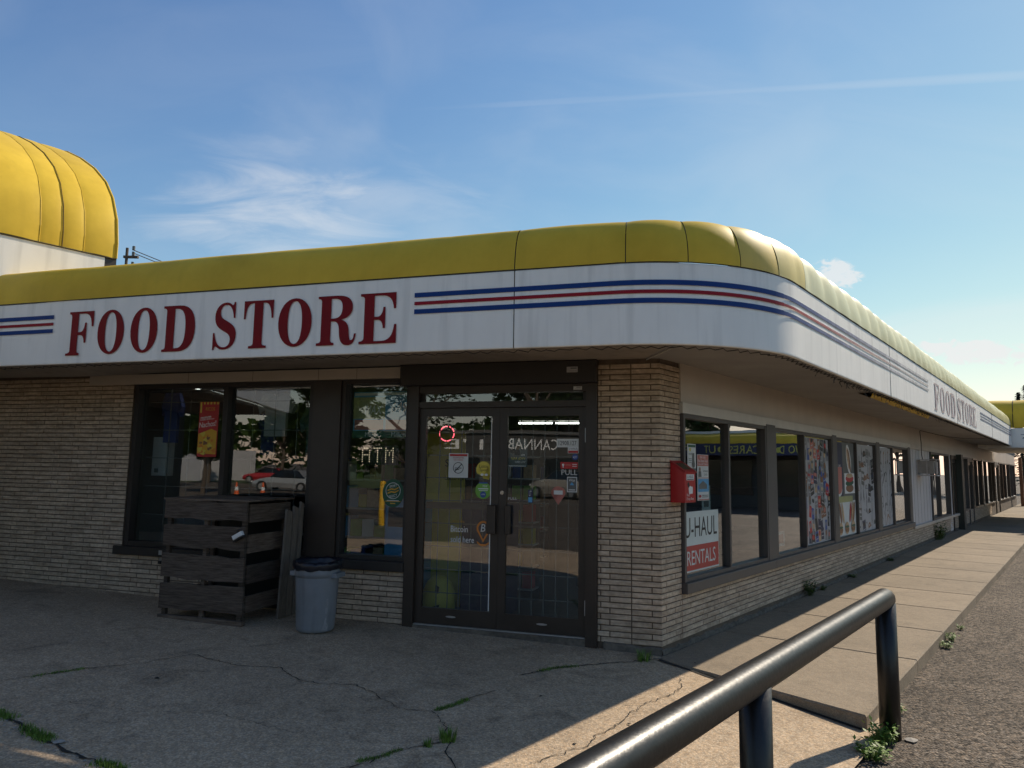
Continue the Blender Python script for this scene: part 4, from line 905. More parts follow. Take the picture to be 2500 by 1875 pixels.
# ------------------------------------------------------------------ side windows: signs and posters
GR = -.041; GP = -.0225
e = sheet('sign_board', FR, .485, 1.39, .675, 1.275, -.0255, 'paper_sign', 'big rental sign with dark name over red band in the first side window', 'sign',
  [('rect', .51, 1.38, .69, .935, 'psign'), ('text', 'U-HAUL', .945, 1.115, .20, .80, 'black'), ('text', 'RENTALS', .945, .812, .145, .70, 'paper_sign')], d=1, th=.004)
sheet('poster', FR, .64, .84, 1.68, 1.965, -.0255, 'paper', 'narrow white paper notice with green star in the first side window', 'poster',
  [('rect', .655, .83, 1.93, 1.955, 'pdgreen'), ('disc', .70, 1.905, .02, .02, 'pyellow'), ('text', 'WI', .70, 1.86, .02, .08, 'black'), ('rect', .75, .80, 1.78, 1.87, 'pgrey'), ('rect', .66, .73, 1.81, 1.815, 'pgrey'), ('rect', .66, .73, 1.79, 1.795, 'pgrey'), ('rect', .66, .73, 1.77, 1.775, 'pgrey'), ('disc', .775, 1.755, .035, .035, 'pgrey'), ('rect', .655, .83, 1.69, 1.715, 'pgrey')], d=1)
sheet('poster', FR, .87, 1.155, 1.38, 1.86, -.0255, 'paper', 'white poster with red heading and a house picture in the first side window', 'poster',
  [('rect', .875, 1.15, 1.74, 1.855, 'psalmon'), ('text', 'FOR YOUR', 1.01, 1.83, .022, .14, 'white'), ('text', 'Real Estate Deals', 1.01, 1.795, .03, .24, 'white', {'skew': .2}), ('text', 'CALL 587-713-4016', 1.01, 1.76, .02, .24, 'white'),
   ('poly', [(.89, 1.625), (.97, 1.625), (.96, 1.685), (.90, 1.685)], 'pgrey'), ('disc', .93, 1.705, .018, .024, 'pbrown'), ('text', 'Amanuel', 1.07, 1.69, .026, .12, 'black'), ('text', 'CHIEN', 1.07, 1.65, .022, .09, 'pgrey'), ('rect', .875, 1.15, 1.612, 1.618, 'psalmon'), ('rect', .88, 1.145, 1.47, 1.605, 'pcyan'), ('poly', [(.90, 1.50), (1.10, 1.50), (1.10, 1.545), (1.0, 1.585), (.90, 1.545)], 'pgrey'), ('disc', .92, 1.425, .03, .015, 'pred'), ('rect', .97, 1.12, 1.43, 1.437, 'pgrey'), ('rect', .97, 1.12, 1.413, 1.42, 'pgrey'), ('rect', .875, 1.15, 1.385, 1.394, 'psalmon')], d=1)
sheet('poster', FR, 1.69, 1.93, 1.22, 1.52, GR-.3, 'paper_blue', 'pale blue sheet hanging behind the second side pane', 'poster', [('rect', 1.74, 1.88, 1.40, 1.48, 'pgrey'), ('rect', 1.74, 1.88, 1.27, 1.34, 'pgrey')], d=1)
sheet('price_card', FR, 3.95, 4.25, .66, .86, GR-.2, 'paper', 'small white price card standing low behind the side window', 'card', [('rect', 4.0, 4.2, .70, .82, 'psalmon')], d=1)
def collage(s0, s1, z0, z1, pal, label, n, kinds, cell=.21):
    """poster with rows of pictured goods, each a few flat printed shapes"""
    e = empty('poster', FR((s0+s1)/2, GP, z0), label, 'poster')
    mb = MB(); mb.box(FR, s0, s1, GP-.002, GP, z0, z1); mb.build('backing', 'paper_d', e)
    mb = MB(); lay = [GP+.0004]
    def shp(pts, c, z, w, h, a, m):
        lay[0] += .00003; mb.cur = m; ca, sa = math.cos(a), math.sin(a)
        mb.poly([FR(min(s1-.01, max(s0+.01, c+x*w*ca-y*h*sa)), lay[0], min(z1-.01, max(z0+.01, z+x*w*sa+y*h*ca))) for x, y in pts])
    rect = [(-1, -1), (1, -1), (1, 1), (-1, 1)]; ell = [(math.cos(k*.4488), math.sin(k*.4488)) for k in range(14)]
    R = random.choice; P = list(range(len(pal)))
    z = z0+.1
    while z < z1-.03:
        x = s0+.09
        while x < s1-.04:
            k = R(kinds); m = R(P); m2 = R(P); a = random.uniform(-.25, .25); w = cell*random.uniform(.50, .74); c, y = x+random.uniform(-.03, .03), z+random.uniform(-.03, .03)
            if k == 'bottle': shp([(-1, -1), (1, -1), (1, .3), (.4, .65), (.4, 1), (-.4, 1), (-.4, .65), (-1, .3)], c, y, w*.42, w*1.25, a, m); shp(rect, c, y-w*.25, w*.42, w*.28, a, m2); shp(rect, c-w*1.15*math.sin(a), y+w*1.15, w*.19, w*.12, a, m2)
            elif k == 'can': shp(rect, c, y, w*.5, w*.85, a, m); shp(ell, c, y+w*.1, w*.36, w*.34, a, m2); shp(rect, c-.8*w*math.sin(a), y+.8*w, w*.45, w*.08, a, P[-1])
            elif k == 'bag': shp([(-1, -.9), (-.8, -1), (.8, -1), (1, -.9), (.9, 0), (1, .9), (-1, .95), (-.9, 0)], c, y, w*.75, w*.9, a, m); shp(ell, c, y+.1*w, w*.5, w*.3, a, m2); shp(rect, c, y-.5*w, w*.4, w*.07, a, P[-1])
            elif k == 'hat': shp([(-1, -.25), (1.3, -.35), (1.4, -.1), (.9, 0), (.8, .6), (.2, .9), (-.6, .8), (-.95, .3)], c, y, w*.75, w*.6, a, m); shp(ell, c, y+.15*w, w*.2, w*.15, a, m2)
            elif k == 'knife': shp([(-.2, -1), (.2, -1), (.3, .1), (.9, .2), (.5, 1.1), (-.3, .2)], c, y, w*.3, w*1.3, a*.5, m); shp(rect, c, y-.6*w, w*.1, w*.5, a*.5, m2)
            elif k == 'ring':
                shp(ell, c, y, w*.6, w*.7, a, m); shp(ell, c, y, w*.42, w*.5, a, P[-1])
            elif k == 'box': shp(rect, c, y, w*.7, w*.8, a, m); shp(rect, c, y+.3*w, w*.55, w*.2, a, m2); shp(rect, c, y-.3*w, w*.5, w*.06, a, P[-1])
            elif k == 'pipe': shp([(-1, -.9), (-.7, -1), (.2, .4), (.9, .5), (1, .9), (0, .8)], c, y, w*.7, w*1.0, a*2, m)
            x += cell*random.uniform(.8, 1.05)
        z += cell*random.uniform(.85, 1.05)
    mb.build('print', pal, e, fix=False); return e
collage(4.47, 5.78, .65, 2.20, ['pred', 'pblue', 'black', 'pbrown', 'pgrey', 'pgrey2', 'pnavy', 'psalmon', 'ptan', 'pgrey2', 'paper_d'], 'crowded poster of drink cans bottles and snacks in the second side window', 0, ['bottle', 'can', 'bag', 'box', 'can'], .18)
def foodposter():
    s0, s1, z0, z1 = 6.13, 7.39, .65, 2.20
    e = empty('poster', FR(6.7, GP, z0), 'poster of sandwiches hot dogs and burgers on white in the third side window', 'poster')
    mb = MB(); mb.box(FR, s0, s1, GP-.002, GP, z0, z1); mb.build('backing', 'pgrey', e)
    L = GP+.0004
    def add(kind, *a):
        nonlocal L; L += .0004; mb = MB()
        if kind == 'q': mb.quad(FR, a[0], a[1], L, a[2], a[3])
        elif kind == 'd': mb.add([FR(a[0]+a[2]*math.cos(t)*math.cos(a[4])-a[3]*math.sin(t)*math.sin(a[4]), L, a[1]+a[2]*math.cos(t)*math.sin(a[4])+a[3]*math.sin(t)*math.cos(a[4])) for t in [i*.2618 for i in range(24)]], [tuple(range(24))])
        mb.build('print', a[-1], e, fix=False)
    add('q', s0+.02, 6.62, 1.30, 2.18, 'pnavy'); add('q', s0+.04, s1-.02, .66, 1.22, 'paper'); add('q', 6.22, 7.2, 1.20, 1.30, 'pgreenish')
    add('q', 6.18, 6.55, 1.42, 1.78, 'psalmon'); letters('lettering', 'HOT COFFEE', FR, 6.36, L+.0004, 1.80, .04, .26, 'white', e, d=1)
    add('d', 6.36, 1.42, .19, .12, 0, 'paper'); add('d', 6.36, 1.46, .19, .12, 0, 'psalmon')
    add('q', 6.70, 7.36, 1.34, 1.68, 'white'); add('d', 7.03, 1.43, .25, .07, 0, 'pbrown'); add('d', 7.03, 1.52, .27, .05, .05, 'pdgreen'); add('d', 7.03, 1.59, .26, .06, 0, 'pred'); add('d', 7.03, 1.64, .22, .04, 0, 'ptan')
    add('d', 7.0, 1.92, .14, .26, .35, 'white'); add('d', 7.04, 1.90, .06, .22, .35, 'pbrown'); add('d', 6.95, 1.93, .05, .2, .35, 'ptan')
    for c, m_ in ((6.38, 'pbrown'), (6.52, 'ptan'), (7.0, 'pred'), (7.13, 'ptan'), (7.23, 'pbrown')): add('d', c, 1.03, .05, .18, -.35 if c > 6.8 else .3, m_)
    for c in (6.36, 6.75, 7.15): add('d', c, .78, .13, .10, 0, 'ptan'); add('d', c, .75, .12, .04, 0, 'pbrown'); add('d', c, .80, .12, .02, 0, 'pdgreen')
foodposter()
collage(7.47, 8.84, .65, 2.20, ['black', 'pgrey', 'pnavy', 'pgrey2', 'black', 'pgrey', 'pbrown', 'paper_d'], 'white poster of black hats tools and knives in the third side window', 0, ['hat', 'knife', 'knife', 'box', 'hat'], .22)
collage(9.23, 10.42, .65, 2.20, ['black', 'pgrey', 'pgrey2', 'pgrey', 'pbrown', 'paper_d'], 'white poster of dark pipes and chains in the fourth side window', 0, ['ring', 'pipe', 'knife', 'pipe'], .22)
# shop interior beyond the side windows
e = empty('shelving', FR(5, -2.2, .09), 'dark stocked shelving behind the side windows', 'shelving')
mb = MB(); mb.box(FR, 2.2, 9.5, -2.4, -2.36, .09, 1.6); mb.build('back_panel', 'shelf_in', e)
for k in range(4):
    mb = MB(); mb.box(FR, 2.2, 9.5, -2.36, -2.0, .2+k*.38, .22+k*.38); mb.build('shelf', 'shelf_in', e)

# ------------------------------------------------------------------ red key drop box on the corner
e = empty('drop_box', FR(.31, .07, 1.385), 'red sloped key drop box on the brick corner beside the first side window', 'box')
s0, s1, o1, zb, zf, zt = .19, .435, .150, 1.385, 1.672, 1.772
mb = MB(); P = [FR(s0, 0, zb), FR(s1, 0, zb), FR(s1, o1, zb), FR(s0, o1, zb), FR(s0, 0, zt), FR(s1, 0, zt), FR(s1, o1, zf), FR(s0, o1, zf)]
P = [p+nR*.003 for p in P]
mb.add(P, [(0, 1, 2, 3), (4, 7, 6, 5), (0, 4, 5, 1), (3, 2, 6, 7), (0, 3, 7, 4), (1, 5, 6, 2)]); ob = mb.build('body', 'redbox', e)
bv = ob.modifiers.new('b', 'BEVEL'); bv.width = .006; bv.segments = 2
mb = MB()
def lid(s_, t, h): return FR(s_, .003+o1*t, zt+(zf-zt)*t+h)
mb.add([lid(s0-.008, -.0, .006), lid(s1+.008, 0, .006), lid(s1+.008, 1.07, .006), lid(s0-.008, 1.07, .006), lid(s0-.008, 0, .014), lid(s1+.008, 0, .014), lid(s1+.008, 1.07, .014), lid(s0-.008, 1.07, .014)], [(0, 1, 2, 3), (4, 5, 6, 7), (0, 1, 5, 4), (1, 2, 6, 5), (2, 3, 7, 6), (3, 0, 4, 7)]); mb.build('lid', 'redbox', e)
for k in range(3):
    mb = MB(); a = .235+k*.055; mb.add([lid(a, .25, .0155), lid(a+.04, .25, .0155), lid(a+.04, .85, .0155), lid(a, .85, .0155)], [(0, 1, 2, 3)]); mb.build('sticker', 'pdgreen', e, fix=False)
oo = o1+.0045
mb = MB(); mb.quad(FR, .225, .395, oo, 1.598, 1.655); mb.build('print', 'white', e, fix=False); letters('lettering', 'U-HAUL', FR, .31, oo+.001, 1.632, .030, .14, 'black', e, d=1)
mb = MB(); mb.quad(FR, .235, .385, oo+.001, 1.603, 1.610); mb.build('print', 'black', e, fix=False)
letters('lettering', 'Key', FR, .262, oo, 1.455, .032, .062, 'white', e, d=1); letters('lettering', 'Drop Box', FR, .305, oo, 1.418, .032, .155, 'white', e, d=1)
mb = MB(); mb.poly([FR(a, oo, b) for a, b in ((.27, 1.53), (.28, 1.465), (.36, 1.47), (.365, 1.525), (.35, 1.54), (.33, 1.535), (.31, 1.545), (.29, 1.54))]); mb.build('print', 'white', e, fix=False)
mb = MB(); mb.poly([FR(a, oo+.001, b) for a, b in ((.245, 1.565), (.27, 1.585), (.295, 1.545), (.275, 1.525), (.25, 1.54))]); mb.build('print', 'black', e, fix=False)
# meter box in cage with cable on the white panel
e = empty('meter_cage', FR(13.5, .2, 1.62), 'grey wire caged box on the white wall panel with a hanging cable', 'box')
a, b, o1, z0, z1 = 13.25, 13.75, .42, 1.64, 2.02
mb = MB(); mb.cbox(FR, a+.06, b-.06, .002, o1-.06, z0+.05, z1-.02, .008); mb.build('unit', 'steel', e)
for x0, x1, y0, y1, w0, w1 in ((a, b, .002, o1, z0, z0+.03), (a, b, .002, o1, z1, z1+.012), (a, a+.02, o1-.02, o1, z0+.03, z1), (b-.02, b, o1-.02, o1, z0+.03, z1), (a, a+.02, .2, .22, z0+.03, z1), (a, a+.02, .002, .02, z0+.03, z1)):
    mb = MB(); mb.box(FR, x0, x1, y0, y1, w0, w1); mb.build('cage_bar', 'steel_w', e)
mb = MB(); mb.box(FR, a+.1, b-.04, o1-.045, o1-.04, z0+.06, z1-.04); mb.build('front_plate', 'steel', e)
mb = MB(); mb.tube([FR(13.45, .10, 2.03), FR(13.40, .09, 2.2), FR(13.50, .08, 2.45), FR(13.46, .07, 2.72)], .008, 6); mb.tube([FR(13.46, .07, 2.73)]+[FR(13.46+t*4, .07+t*1.05, 2.73-.09*math.sin(math.pi*t)-.03*t) for t in (.2, .4, .6, .8, 1)], .007, 5); mb.build('cable', 'cable', e)
e = empty('sign_strip', FR(20.8, .02, 1.3), 'column of four small framed notices beside the open shop door', 'sign')
for k in range(4):
    mb = MB(); mb.box(FR, 20.6, 21.1, .002, .012, 1.32+k*.18, 1.46+k*.18); mb.build('notice', 'pgrey' if k % 2 == 0 else 'taupe', e)
sheet('poster', FR, 34.3, 35.1, 1.5, 2.15, -.045, 'psalmon', 'pink poster in a far shop window', 'poster', [('rect', 34.4, 35.0, 1.6, 1.7, 'white')], d=1)

# ------------------------------------------------------------------ wooden enclosure, bin
WZ = .125
e = empty('wooden_enclosure', FF(4.47, .4, WZ), 'dark weathered plank enclosure with gaps standing before the wide front window', 'enclosure')
def plank(s0, s1, o0, o1, z0, z1, j=.012, fr=FF, m='wood_dark', nm='plank'):
    mb = MB(); n = 6; rows = []
    for i in range(n+1):
        t = i/n; a = random.uniform(-j, j)*.5; b_ = random.uniform(-j, j)*.5
        if nm == 'plank': s_ = s0+(s1-s0)*t; rows.append([fr(s_, o0, z0+a), fr(s_, o1, z0+a), fr(s_, o1, z1+b_), fr(s_, o0, z1+b_)])
    nr = len(rows); V_ = [p for r in rows for p in r]; fs = []
    for i in range(nr-1):
        for k in range(4): fs.append((i*4+k, i*4+(k+1) % 4, (i+1)*4+(k+1) % 4, (i+1)*4+k))
    fs += [(0, 1, 2, 3), tuple((nr-1)*4+k for k in range(4))]
    mb.add(V_, fs); return mb.build(nm, m, e)
for (z0, z1, t) in ((1.12, 1.30, 0), (.835, 1.055, .01), (.52, .755, .0), (.22, .47, -.01)):
    plank(3.985+t, 4.985, .775, .80, z0, z1, .024)
for (z0, z1) in ((1.10, 1.28), (.80, .98), (.50, .68), (.22, .38)):
    mb = MB(); mb.box(FF, 3.985, 4.005, .06, .74, z0, z1); mb.build('plank', 'wood_dark', e)
    mb = MB(); mb.box(FF, 4.965, 4.985, .06, .74, z0+.01, z1-.01); mb.build('plank', 'wood_dark', e)
for s_, o_ in ((4.01, .735), (4.92, .735), (4.01, .07), (4.92, .07), (4.46, .735)):
    mb = MB(); mb.box(FF, s_, s_+.045, o_, o_+.038, WZ-.02, 1.29); mb.build('post', 'wood_dark', e)
mb = MB(); mb.box(FF, 3.98, 4.99, .74, .80, .10, .15); mb.build('rail', 'wood_dark', e)
for i, o_ in enumerate((.02, .22, .42, .62)):
    mb = MB(); z_ = 1.305+random.uniform(0, .008); mb.box(FF, 3.97-random.uniform(0, .02), 5.0, o_, o_+.19, z_, z_+.018); mb.build('lid_board', 'wood_dark', e)
mb = MB(); mb.box(FF, 4.03, 4.95, .045, .06, .14, 1.28); mb.build('back_panel', 'black', e)  # black sheet added to paint the dark inside behind the plank gaps
e2 = empty('loose_boards', FF(3.87, .2, .12), 'pale weathered upright boards leaning beside the dark plank enclosure', 'boards')
for i, (o0, o1, h) in enumerate(((.24, .36, 1.22), (.13, .23, 1.25), (.03, .11, 1.29))):
    mb = MB(); t = .022; lean = .05
    P = [FF(3.89, o0, .10), FF(3.89, o1, .10), FF(3.89-t, o1, .10), FF(3.89-t, o0, .10), FF(3.89-lean, o0+.02, h-.03), FF(3.89-lean, o1, h), FF(3.89-lean-t, o1, h), FF(3.89-lean-t, o0+.02, h-.03)]
    mb.add(P, [(0, 1, 2, 3), (4, 5, 6, 7), (0, 1, 5, 4), (1, 2, 6, 5), (2, 3, 7, 6), (3, 0, 4, 7)]); mb.build('board', 'wood_pale', e2)
e = empty('lock_box', FF(4.06, .81, .97), 'white and black key lock box hanging on the plank enclosure', 'lock')
def fl(s_, o_, z_): a = R_(-28); ds, dz = s_-4.06, z_-.985; return FF(4.06+ds*math.cos(a)-dz*math.sin(a), o_, .985+ds*math.sin(a)+dz*math.cos(a))
mb = MB(); mb.cbox(fl, 4.12, 4.0, .802, .84, .955, 1.0, .006); mb.build('body', 'white', e)
mb = MB(); mb.cbox(fl, 4.125, 3.995, .801, .845, .935, .954, .004); mb.build('base', 'black', e)
mb = MB(); mb.tube([fl(4.03+.028*math.cos(t), .82, .998+.03*math.sin(t)) for t in [i*math.pi/8 for i in range(9)]], .005, 6); mb.build('shackle', 'black', e)
e = empty('padlock', FF(5.71, .06, .50), 'black padlock on a small plate under the wide window sill', 'padlock')
mb = MB(); mb.cbox(FF, 5.725, 5.69, .03, .055, .52, .555, .004); mb.build('body', 'black', e); mb = MB(); mb.box(FF, 5.715, 5.67, .056, .060, .625, .675); mb.build('plate', 'steel', e)
mb = MB(); mb.tube([FF(5.71, .045, .555), FF(5.71, .045, .58), FF(5.70, .045, .59), FF(5.695, .045, .58), FF(5.695, .045, .555)], .004, 5); mb.build('shackle', 'steel', e)
# round bin with bag
bc = FF(3.285, .58, 0); bz = apron_z(bc.x, bc.y); bc = V((bc.x, bc.y, bz))
e = empty('bin', bc, 'grey blue plastic bin lined with a black bag beside the entrance', 'bin')
mb = MB(); mb.lathe(bc, [(.001, .005), (.185, .005), (.198, .015), (.205, .05), (.232, .55), (.232, .56), (.243, .565), (.245, .60), (.250, .66), (.243, .668), (.235, .66), (.215, .3), (.19, .03), (.001, .03)], 40); mb.build('body', 'bin', e, smooth=True)
mb = MB(); n = 40; rr = []
for r_, z_ in ((.195, .40), (.228, .64), (.250, .678), (.262, .70), (.266, .66), (.262, .625), (.256, .612)):
    rr.append([bc+V(((r_+random.uniform(-.006, .006))*math.cos(k*2*math.pi/n), (r_+random.uniform(-.006, .006))*math.sin(k*2*math.pi/n), z_+.02+random.uniform(-.010, .010))) for k in range(n)]+[])
for r in rr: r.append(r[0])
mb.grid(rr); mb.build('bag', 'bag', e, smooth=True)
mb = MB(); mb.lathe(bc, [(.197, .42), (.1, .36), (.001, .35)], 20); mb.build('bag_bottom', 'bag', e, smooth=True)
for sgn in (-1, 1):
    c = bc+dF*(.235*sgn); mb = MB()
    mb.box(lambda x, y, z: c+dF*(x*sgn)+nF*y+Z*z, -.02, .055, -.09, .09, .555, .60); mb.build('handle', 'bin', e)
mb = MB(); a0 = math.atan2(-(bc.y), -(bc.x))
for dz, w_ in ((.06, .035), (.12, .05), (.2, .03), (.28, .035), (.34, .012)): pass
pts = [(.30, .02), (.62, .01), (.66, .06), (.52, .10), (.56, .16), (.60, .24), (.56, .33), (.48, .33), (.44, .24), (.47, .15), (.40, .08)]
def onbin(t, z): r_ = .205+(.232-.205)*(z-.05)/.5+.002; a = a0+.12+t; return bc+V((r_*math.cos(a), r_*math.sin(a), z+.015))
mb.poly([onbin(t-.1, z) for t, z in pts]); mb.build('scuff', 'bin_scuff', e, fix=False)

for ob in [e]: ob.scale = (.90, .90, .94)
# ------------------------------------------------------------------ black pipe railing
P1 = V((2.66, 5.174, -.12)); RZ = .818
rl = empty('pipe_railing', P1, 'thick black painted pipe railing between the apron and the asphalt', 'railing')
mb = MB(); end = P1+Z*(RZ+.12); pts = []
R0 = .069
top = V((P1.x, P1.y, RZ))
path = [V((P1.x, P1.y, RZ-.052))]
mb = MB()
ln = [top+dR*.055-Z*.0]+[top-dR*(i*.25) for i in range(0, 27)]
mb.tube([top+dR*.056, top+dR*.04]+[top-dR*(i*.25) for i in range(0, 27)], R0, 40, rs=[.035, .060]+[R0]*27); mb.build('rail', 'pipe', rl, smooth=True)
for t in (0, 2.56, 5.1):
    p = P1-dR*t; mb = MB(); mb.tube([p-Z*.05, p+Z*.4, p+Z*(RZ+.12-.03)], R0-.001, 36); mb.build('post', 'pipe', rl, smooth=True)
# ------------------------------------------------------------------ weeds, pebbles, litter
def weed(name, p, r, h, n, m, label, leafy=False, lean=0.3, group=None):
    p = V(p); mb = MB()
    for i in range(n):
        a = random.uniform(0, 6.283); rr = r*random.random()**.6*.6; b = p+V((rr*math.cos(a), rr*math.sin(a), -.004)); hh = h*random.uniform(.45, 1.0)
        o_ = V((math.cos(a), math.sin(a), 0))*hh*lean*random.uniform(.3, 1.6); sd_ = V((-math.sin(a), math.cos(a), 0))
        if leafy:
            for q in range(3):
                c = b+o_*(q+1)/3+Z*hh*(q+1)/3; l = random.uniform(.012, .026)*(h/.12)**.5; d1 = V((random.uniform(-1, 1), random.uniform(-1, 1), random.uniform(-.2, .6))).normalized(); s1_ = d1.cross(Z).normalized()
                mb.add([c, c+d1*l+s1_*l*.5, c+d1*l*2, c+d1*l-s1_*l*.5], [(0, 1, 2, 3)])
            mb.add([b-sd_*.0015, b+sd_*.0015, b+o_+Z*hh], [(0, 1, 2)])
        else:
            w_ = random.uniform(.0018, .004)
            mb.add([b-sd_*w_, b+sd_*w_, b+o_*.4+Z*hh*.6+sd_*w_*.8, b+o_*.4+Z*hh*.6-sd_*w_*.8, b+o_+Z*hh], [(0, 1, 2, 3), (3, 2, 4)])
    return tag(mb.build(name, m, origin=p, fix=False), label, 'weed', group)
def wp(x, y): return (x, y, apron_z(x, y))
weed('grass_tuft', wp(1.22, 6.60), .12, .11, 90, 'leafy', 'grass tuft growing in the joint at the foot of the brick corner')
weed('grass_tuft', wp(-.36, 4.60), .09, .09, 110, 'leafy', 'grass tuft where two cracks meet in the shaded concrete')
weed('grass_tuft', wp(-.47, 4.50), .05, .05, 50, 'leafy', 'smaller grass tuft beside the crack crossing')
def mossline(pts, w, h, n, label):
    mb = MB()
    for i in range(n):
        k = random.random()*(len(pts)-1); j = int(k); t = k-j; a, b = pts[j], pts[j+1]
        x = a[0]+(b[0]-a[0])*t+random.gauss(0, w); y = a[1]+(b[1]-a[1])*t+random.gauss(0, w); p = V(wp(x, y)); hh = h*random.uniform(.3, 1); an = random.uniform(0, 6.28); d1 = V((math.cos(an), math.sin(an), 0))
        mb.add([p-d1*.003, p+d1*.003, p+Z*hh+V((random.uniform(-.012, .012), random.uniform(-.012, .012), 0))], [(0, 1, 2)])
    p = pts[0]; return tag(mb.build('moss_strip', 'leafy', origin=wp(*p), fix=False), label, 'moss', kind='stuff')
mossline([(-.48, 5.11), (-.38, 5.22), (-.28, 5.36)], .014, .022, 420, 'mossy strip in the short crack branching towards the entrance')
mossline([(.60, 6.33), (.38, 6.23), (.26, 6.12)], .016, .025, 260, 'mossy strip along the edge of the smooth door pad')
mossline([(-3.5, 5.47), (-3.38, 5.59), (-3.25, 5.71)], .012, .02, 220, 'thin mossy strip in the long crack below the brick wall')
mossline([(-3.25, 4.75), (-3.08, 4.64)], .02, .04, 300, 'green clump in the broken joint furthest along the brick wall')
mossline([(-2.92, 4.52), (-2.75, 4.40), (-2.66, 4.35)], .022, .045, 520, 'longest green grassy clump in the broken concrete joint')
mossline([(-2.22, 4.08), (-2.05, 4.02)], .02, .035, 300, 'green clump at the near end of the broken concrete joint')
mossline([(-.84, 4.23), (-.73, 4.30), (-.62, 4.43)], .012, .02, 300, 'mossy strip along the joint left of the grass tuft')
weed('weed_bush', (2.36, 4.82, -.115), .14, .09, 110, 'leafy', 'leafy green weed bush beside the base of the far railing post', True)
weed('weed_bush', (2.56, 5.08, -.115), .13, .11, 80, 'leafy', 'yellow green weed between the railing post and the pavement corner', True)
weed('weed_bush', tuple(FR(.1, 1.90, -.115)), .08, .07, 50, 'leafy', 'small weed at the pavement corner next to the railing', True)
for s_, r_, h_, lab in ((2.75, .08, .06, 'leafy weed at the pavement edge beside the asphalt'), (3.15, .07, .08, 'taller yellowish weed at the pavement edge beside the asphalt'), (3.9, .05, .05, 'tiny weed further along the pavement edge')):
    weed('weed_bush', tuple(FR(s_, 1.88, -.115)), r_, h_, int(r_*600), 'leafy', lab, True)
for s_, r_, h_, lab in ((4.3, .07, .20, 'upright dark weed against the low brick wall under the posters'), (4.9, .06, .06, 'low weed at the foot of the low brick wall'), (6.6, .10, .05, 'flat weed at the wall foot under the hat poster'), (15.4, .16, .50, 'tall dark leafy plant against the wall under the far window'), (15.9, .12, .3, 'shorter dark plant beside the tall one under the far window'), (9.5, .1, .06, 'flat weed at the wall foot under the fourth side window')):
    weed('weed_bush', tuple(FR(s_, .07, 0)), r_, h_, int(40+r_*400), 'leaf', lab, True)
mb = MB()
def stone(mb, p, r):
    n = 7; t = p+Z*r*.42; ring = [p+V((r*random.uniform(.7, 1.2)*math.cos(k*6.283/n), r*random.uniform(.7, 1.2)*math.sin(k*6.283/n), r*.2)) for k in range(n)]
    mb.add(ring+[t], [(k, (k+1) % n, n) for k in range(n)]+[tuple(range(n))])
for i in range(520):
    q = random.random()
    if q < .35: j = random.randrange(len(C4)-1); a, b = C4[j], C4[j+1]; t = random.random(); x, y = a[0]+(b[0]-a[0])*t+random.gauss(0, .04), a[1]+(b[1]-a[1])*t+random.gauss(0, .04); z = apron_z(x, y); r = random.uniform(.003, .010)
    elif q < .55: s_ = random.uniform(.0, 12); p = FR(s_, random.uniform(.025, .10), 0); x, y, z, r = p.x, p.y, .0, random.uniform(.003, .010)
    elif q < .7: j = random.randrange(len(C5)-1); a, b = C5[j], C5[j+1]; t = random.random(); x, y = a[0]+(b[0]-a[0])*t+random.gauss(0, .02), a[1]+(b[1]-a[1])*t+random.gauss(0, .02); z = apron_z(x, y); r = random.uniform(.003, .008)
    elif q < .85: p = FF(random.uniform(2.8, 8), random.uniform(.02, .25), 0); x, y = p.x, p.y; z = apron_z(x, y); r = random.uniform(.003, .008)
    else: x, y = random.uniform(-3.5, 2), random.uniform(4, 6.5); z = apron_z(x, y); r = random.uniform(.002, .006)
    stone(mb, V((x, y, z)), r)
tag(mb.build('loose_gravel', 'pebble', fix=True), 'scattered pebbles and grit on the ground', 'gravel', kind='stuff')
mb = MB(); stone(mb, V(wp(-2.58, 4.33)), .035); tag(mb.build('stone', 'pebble', origin=wp(-2.58, 4.33)), 'fist sized broken stone in the crumbled concrete joint', 'stone')
mb = MB(); stone(mb, V((2.77, 5.12, -.12)), .045); tag(mb.build('stone', 'pebble', origin=(2.77, 5.12, -.12)), 'pale broken lump at the foot of the far railing post', 'stone')
mb = MB(); stone(mb, V(wp(-2.62, 5.55)), .02); tag(mb.build('bottle_cap', 'black', origin=wp(-2.62, 5.55)), 'flat black scrap lying on the shaded concrete', 'scrap')
for x, y, z, lab in ((1.66, 6.55, 0, 'dark leaf scrap on the shaded pavement slab'), (.82, 5.0, None, 'dark leaf scrap on the sunlit concrete near the crack'), (.42, 4.62, None, 'dark curled leaf on the sunlit concrete by the railing'), (.25, 5.5, None, 'thin dark twig on the shaded concrete')):
    z = apron_z(x, y) if z is None else z; mb = MB(); stone(mb, V((x, y, z+.001)), .013); tag(mb.build('leaf_scrap', 'black', origin=(x, y, z)), lab, 'leaf')
mb = MB(); p = V((2.55, 4.55, -.118)); mb.box(lambda a, b, c: p+V((a*.9-b*.4, a*.4+b*.9, c)), 0, .06, 0, .012, 0, .012); tag(mb.build('litter', 'white', origin=p), 'small white cigarette end on the asphalt', 'litter')

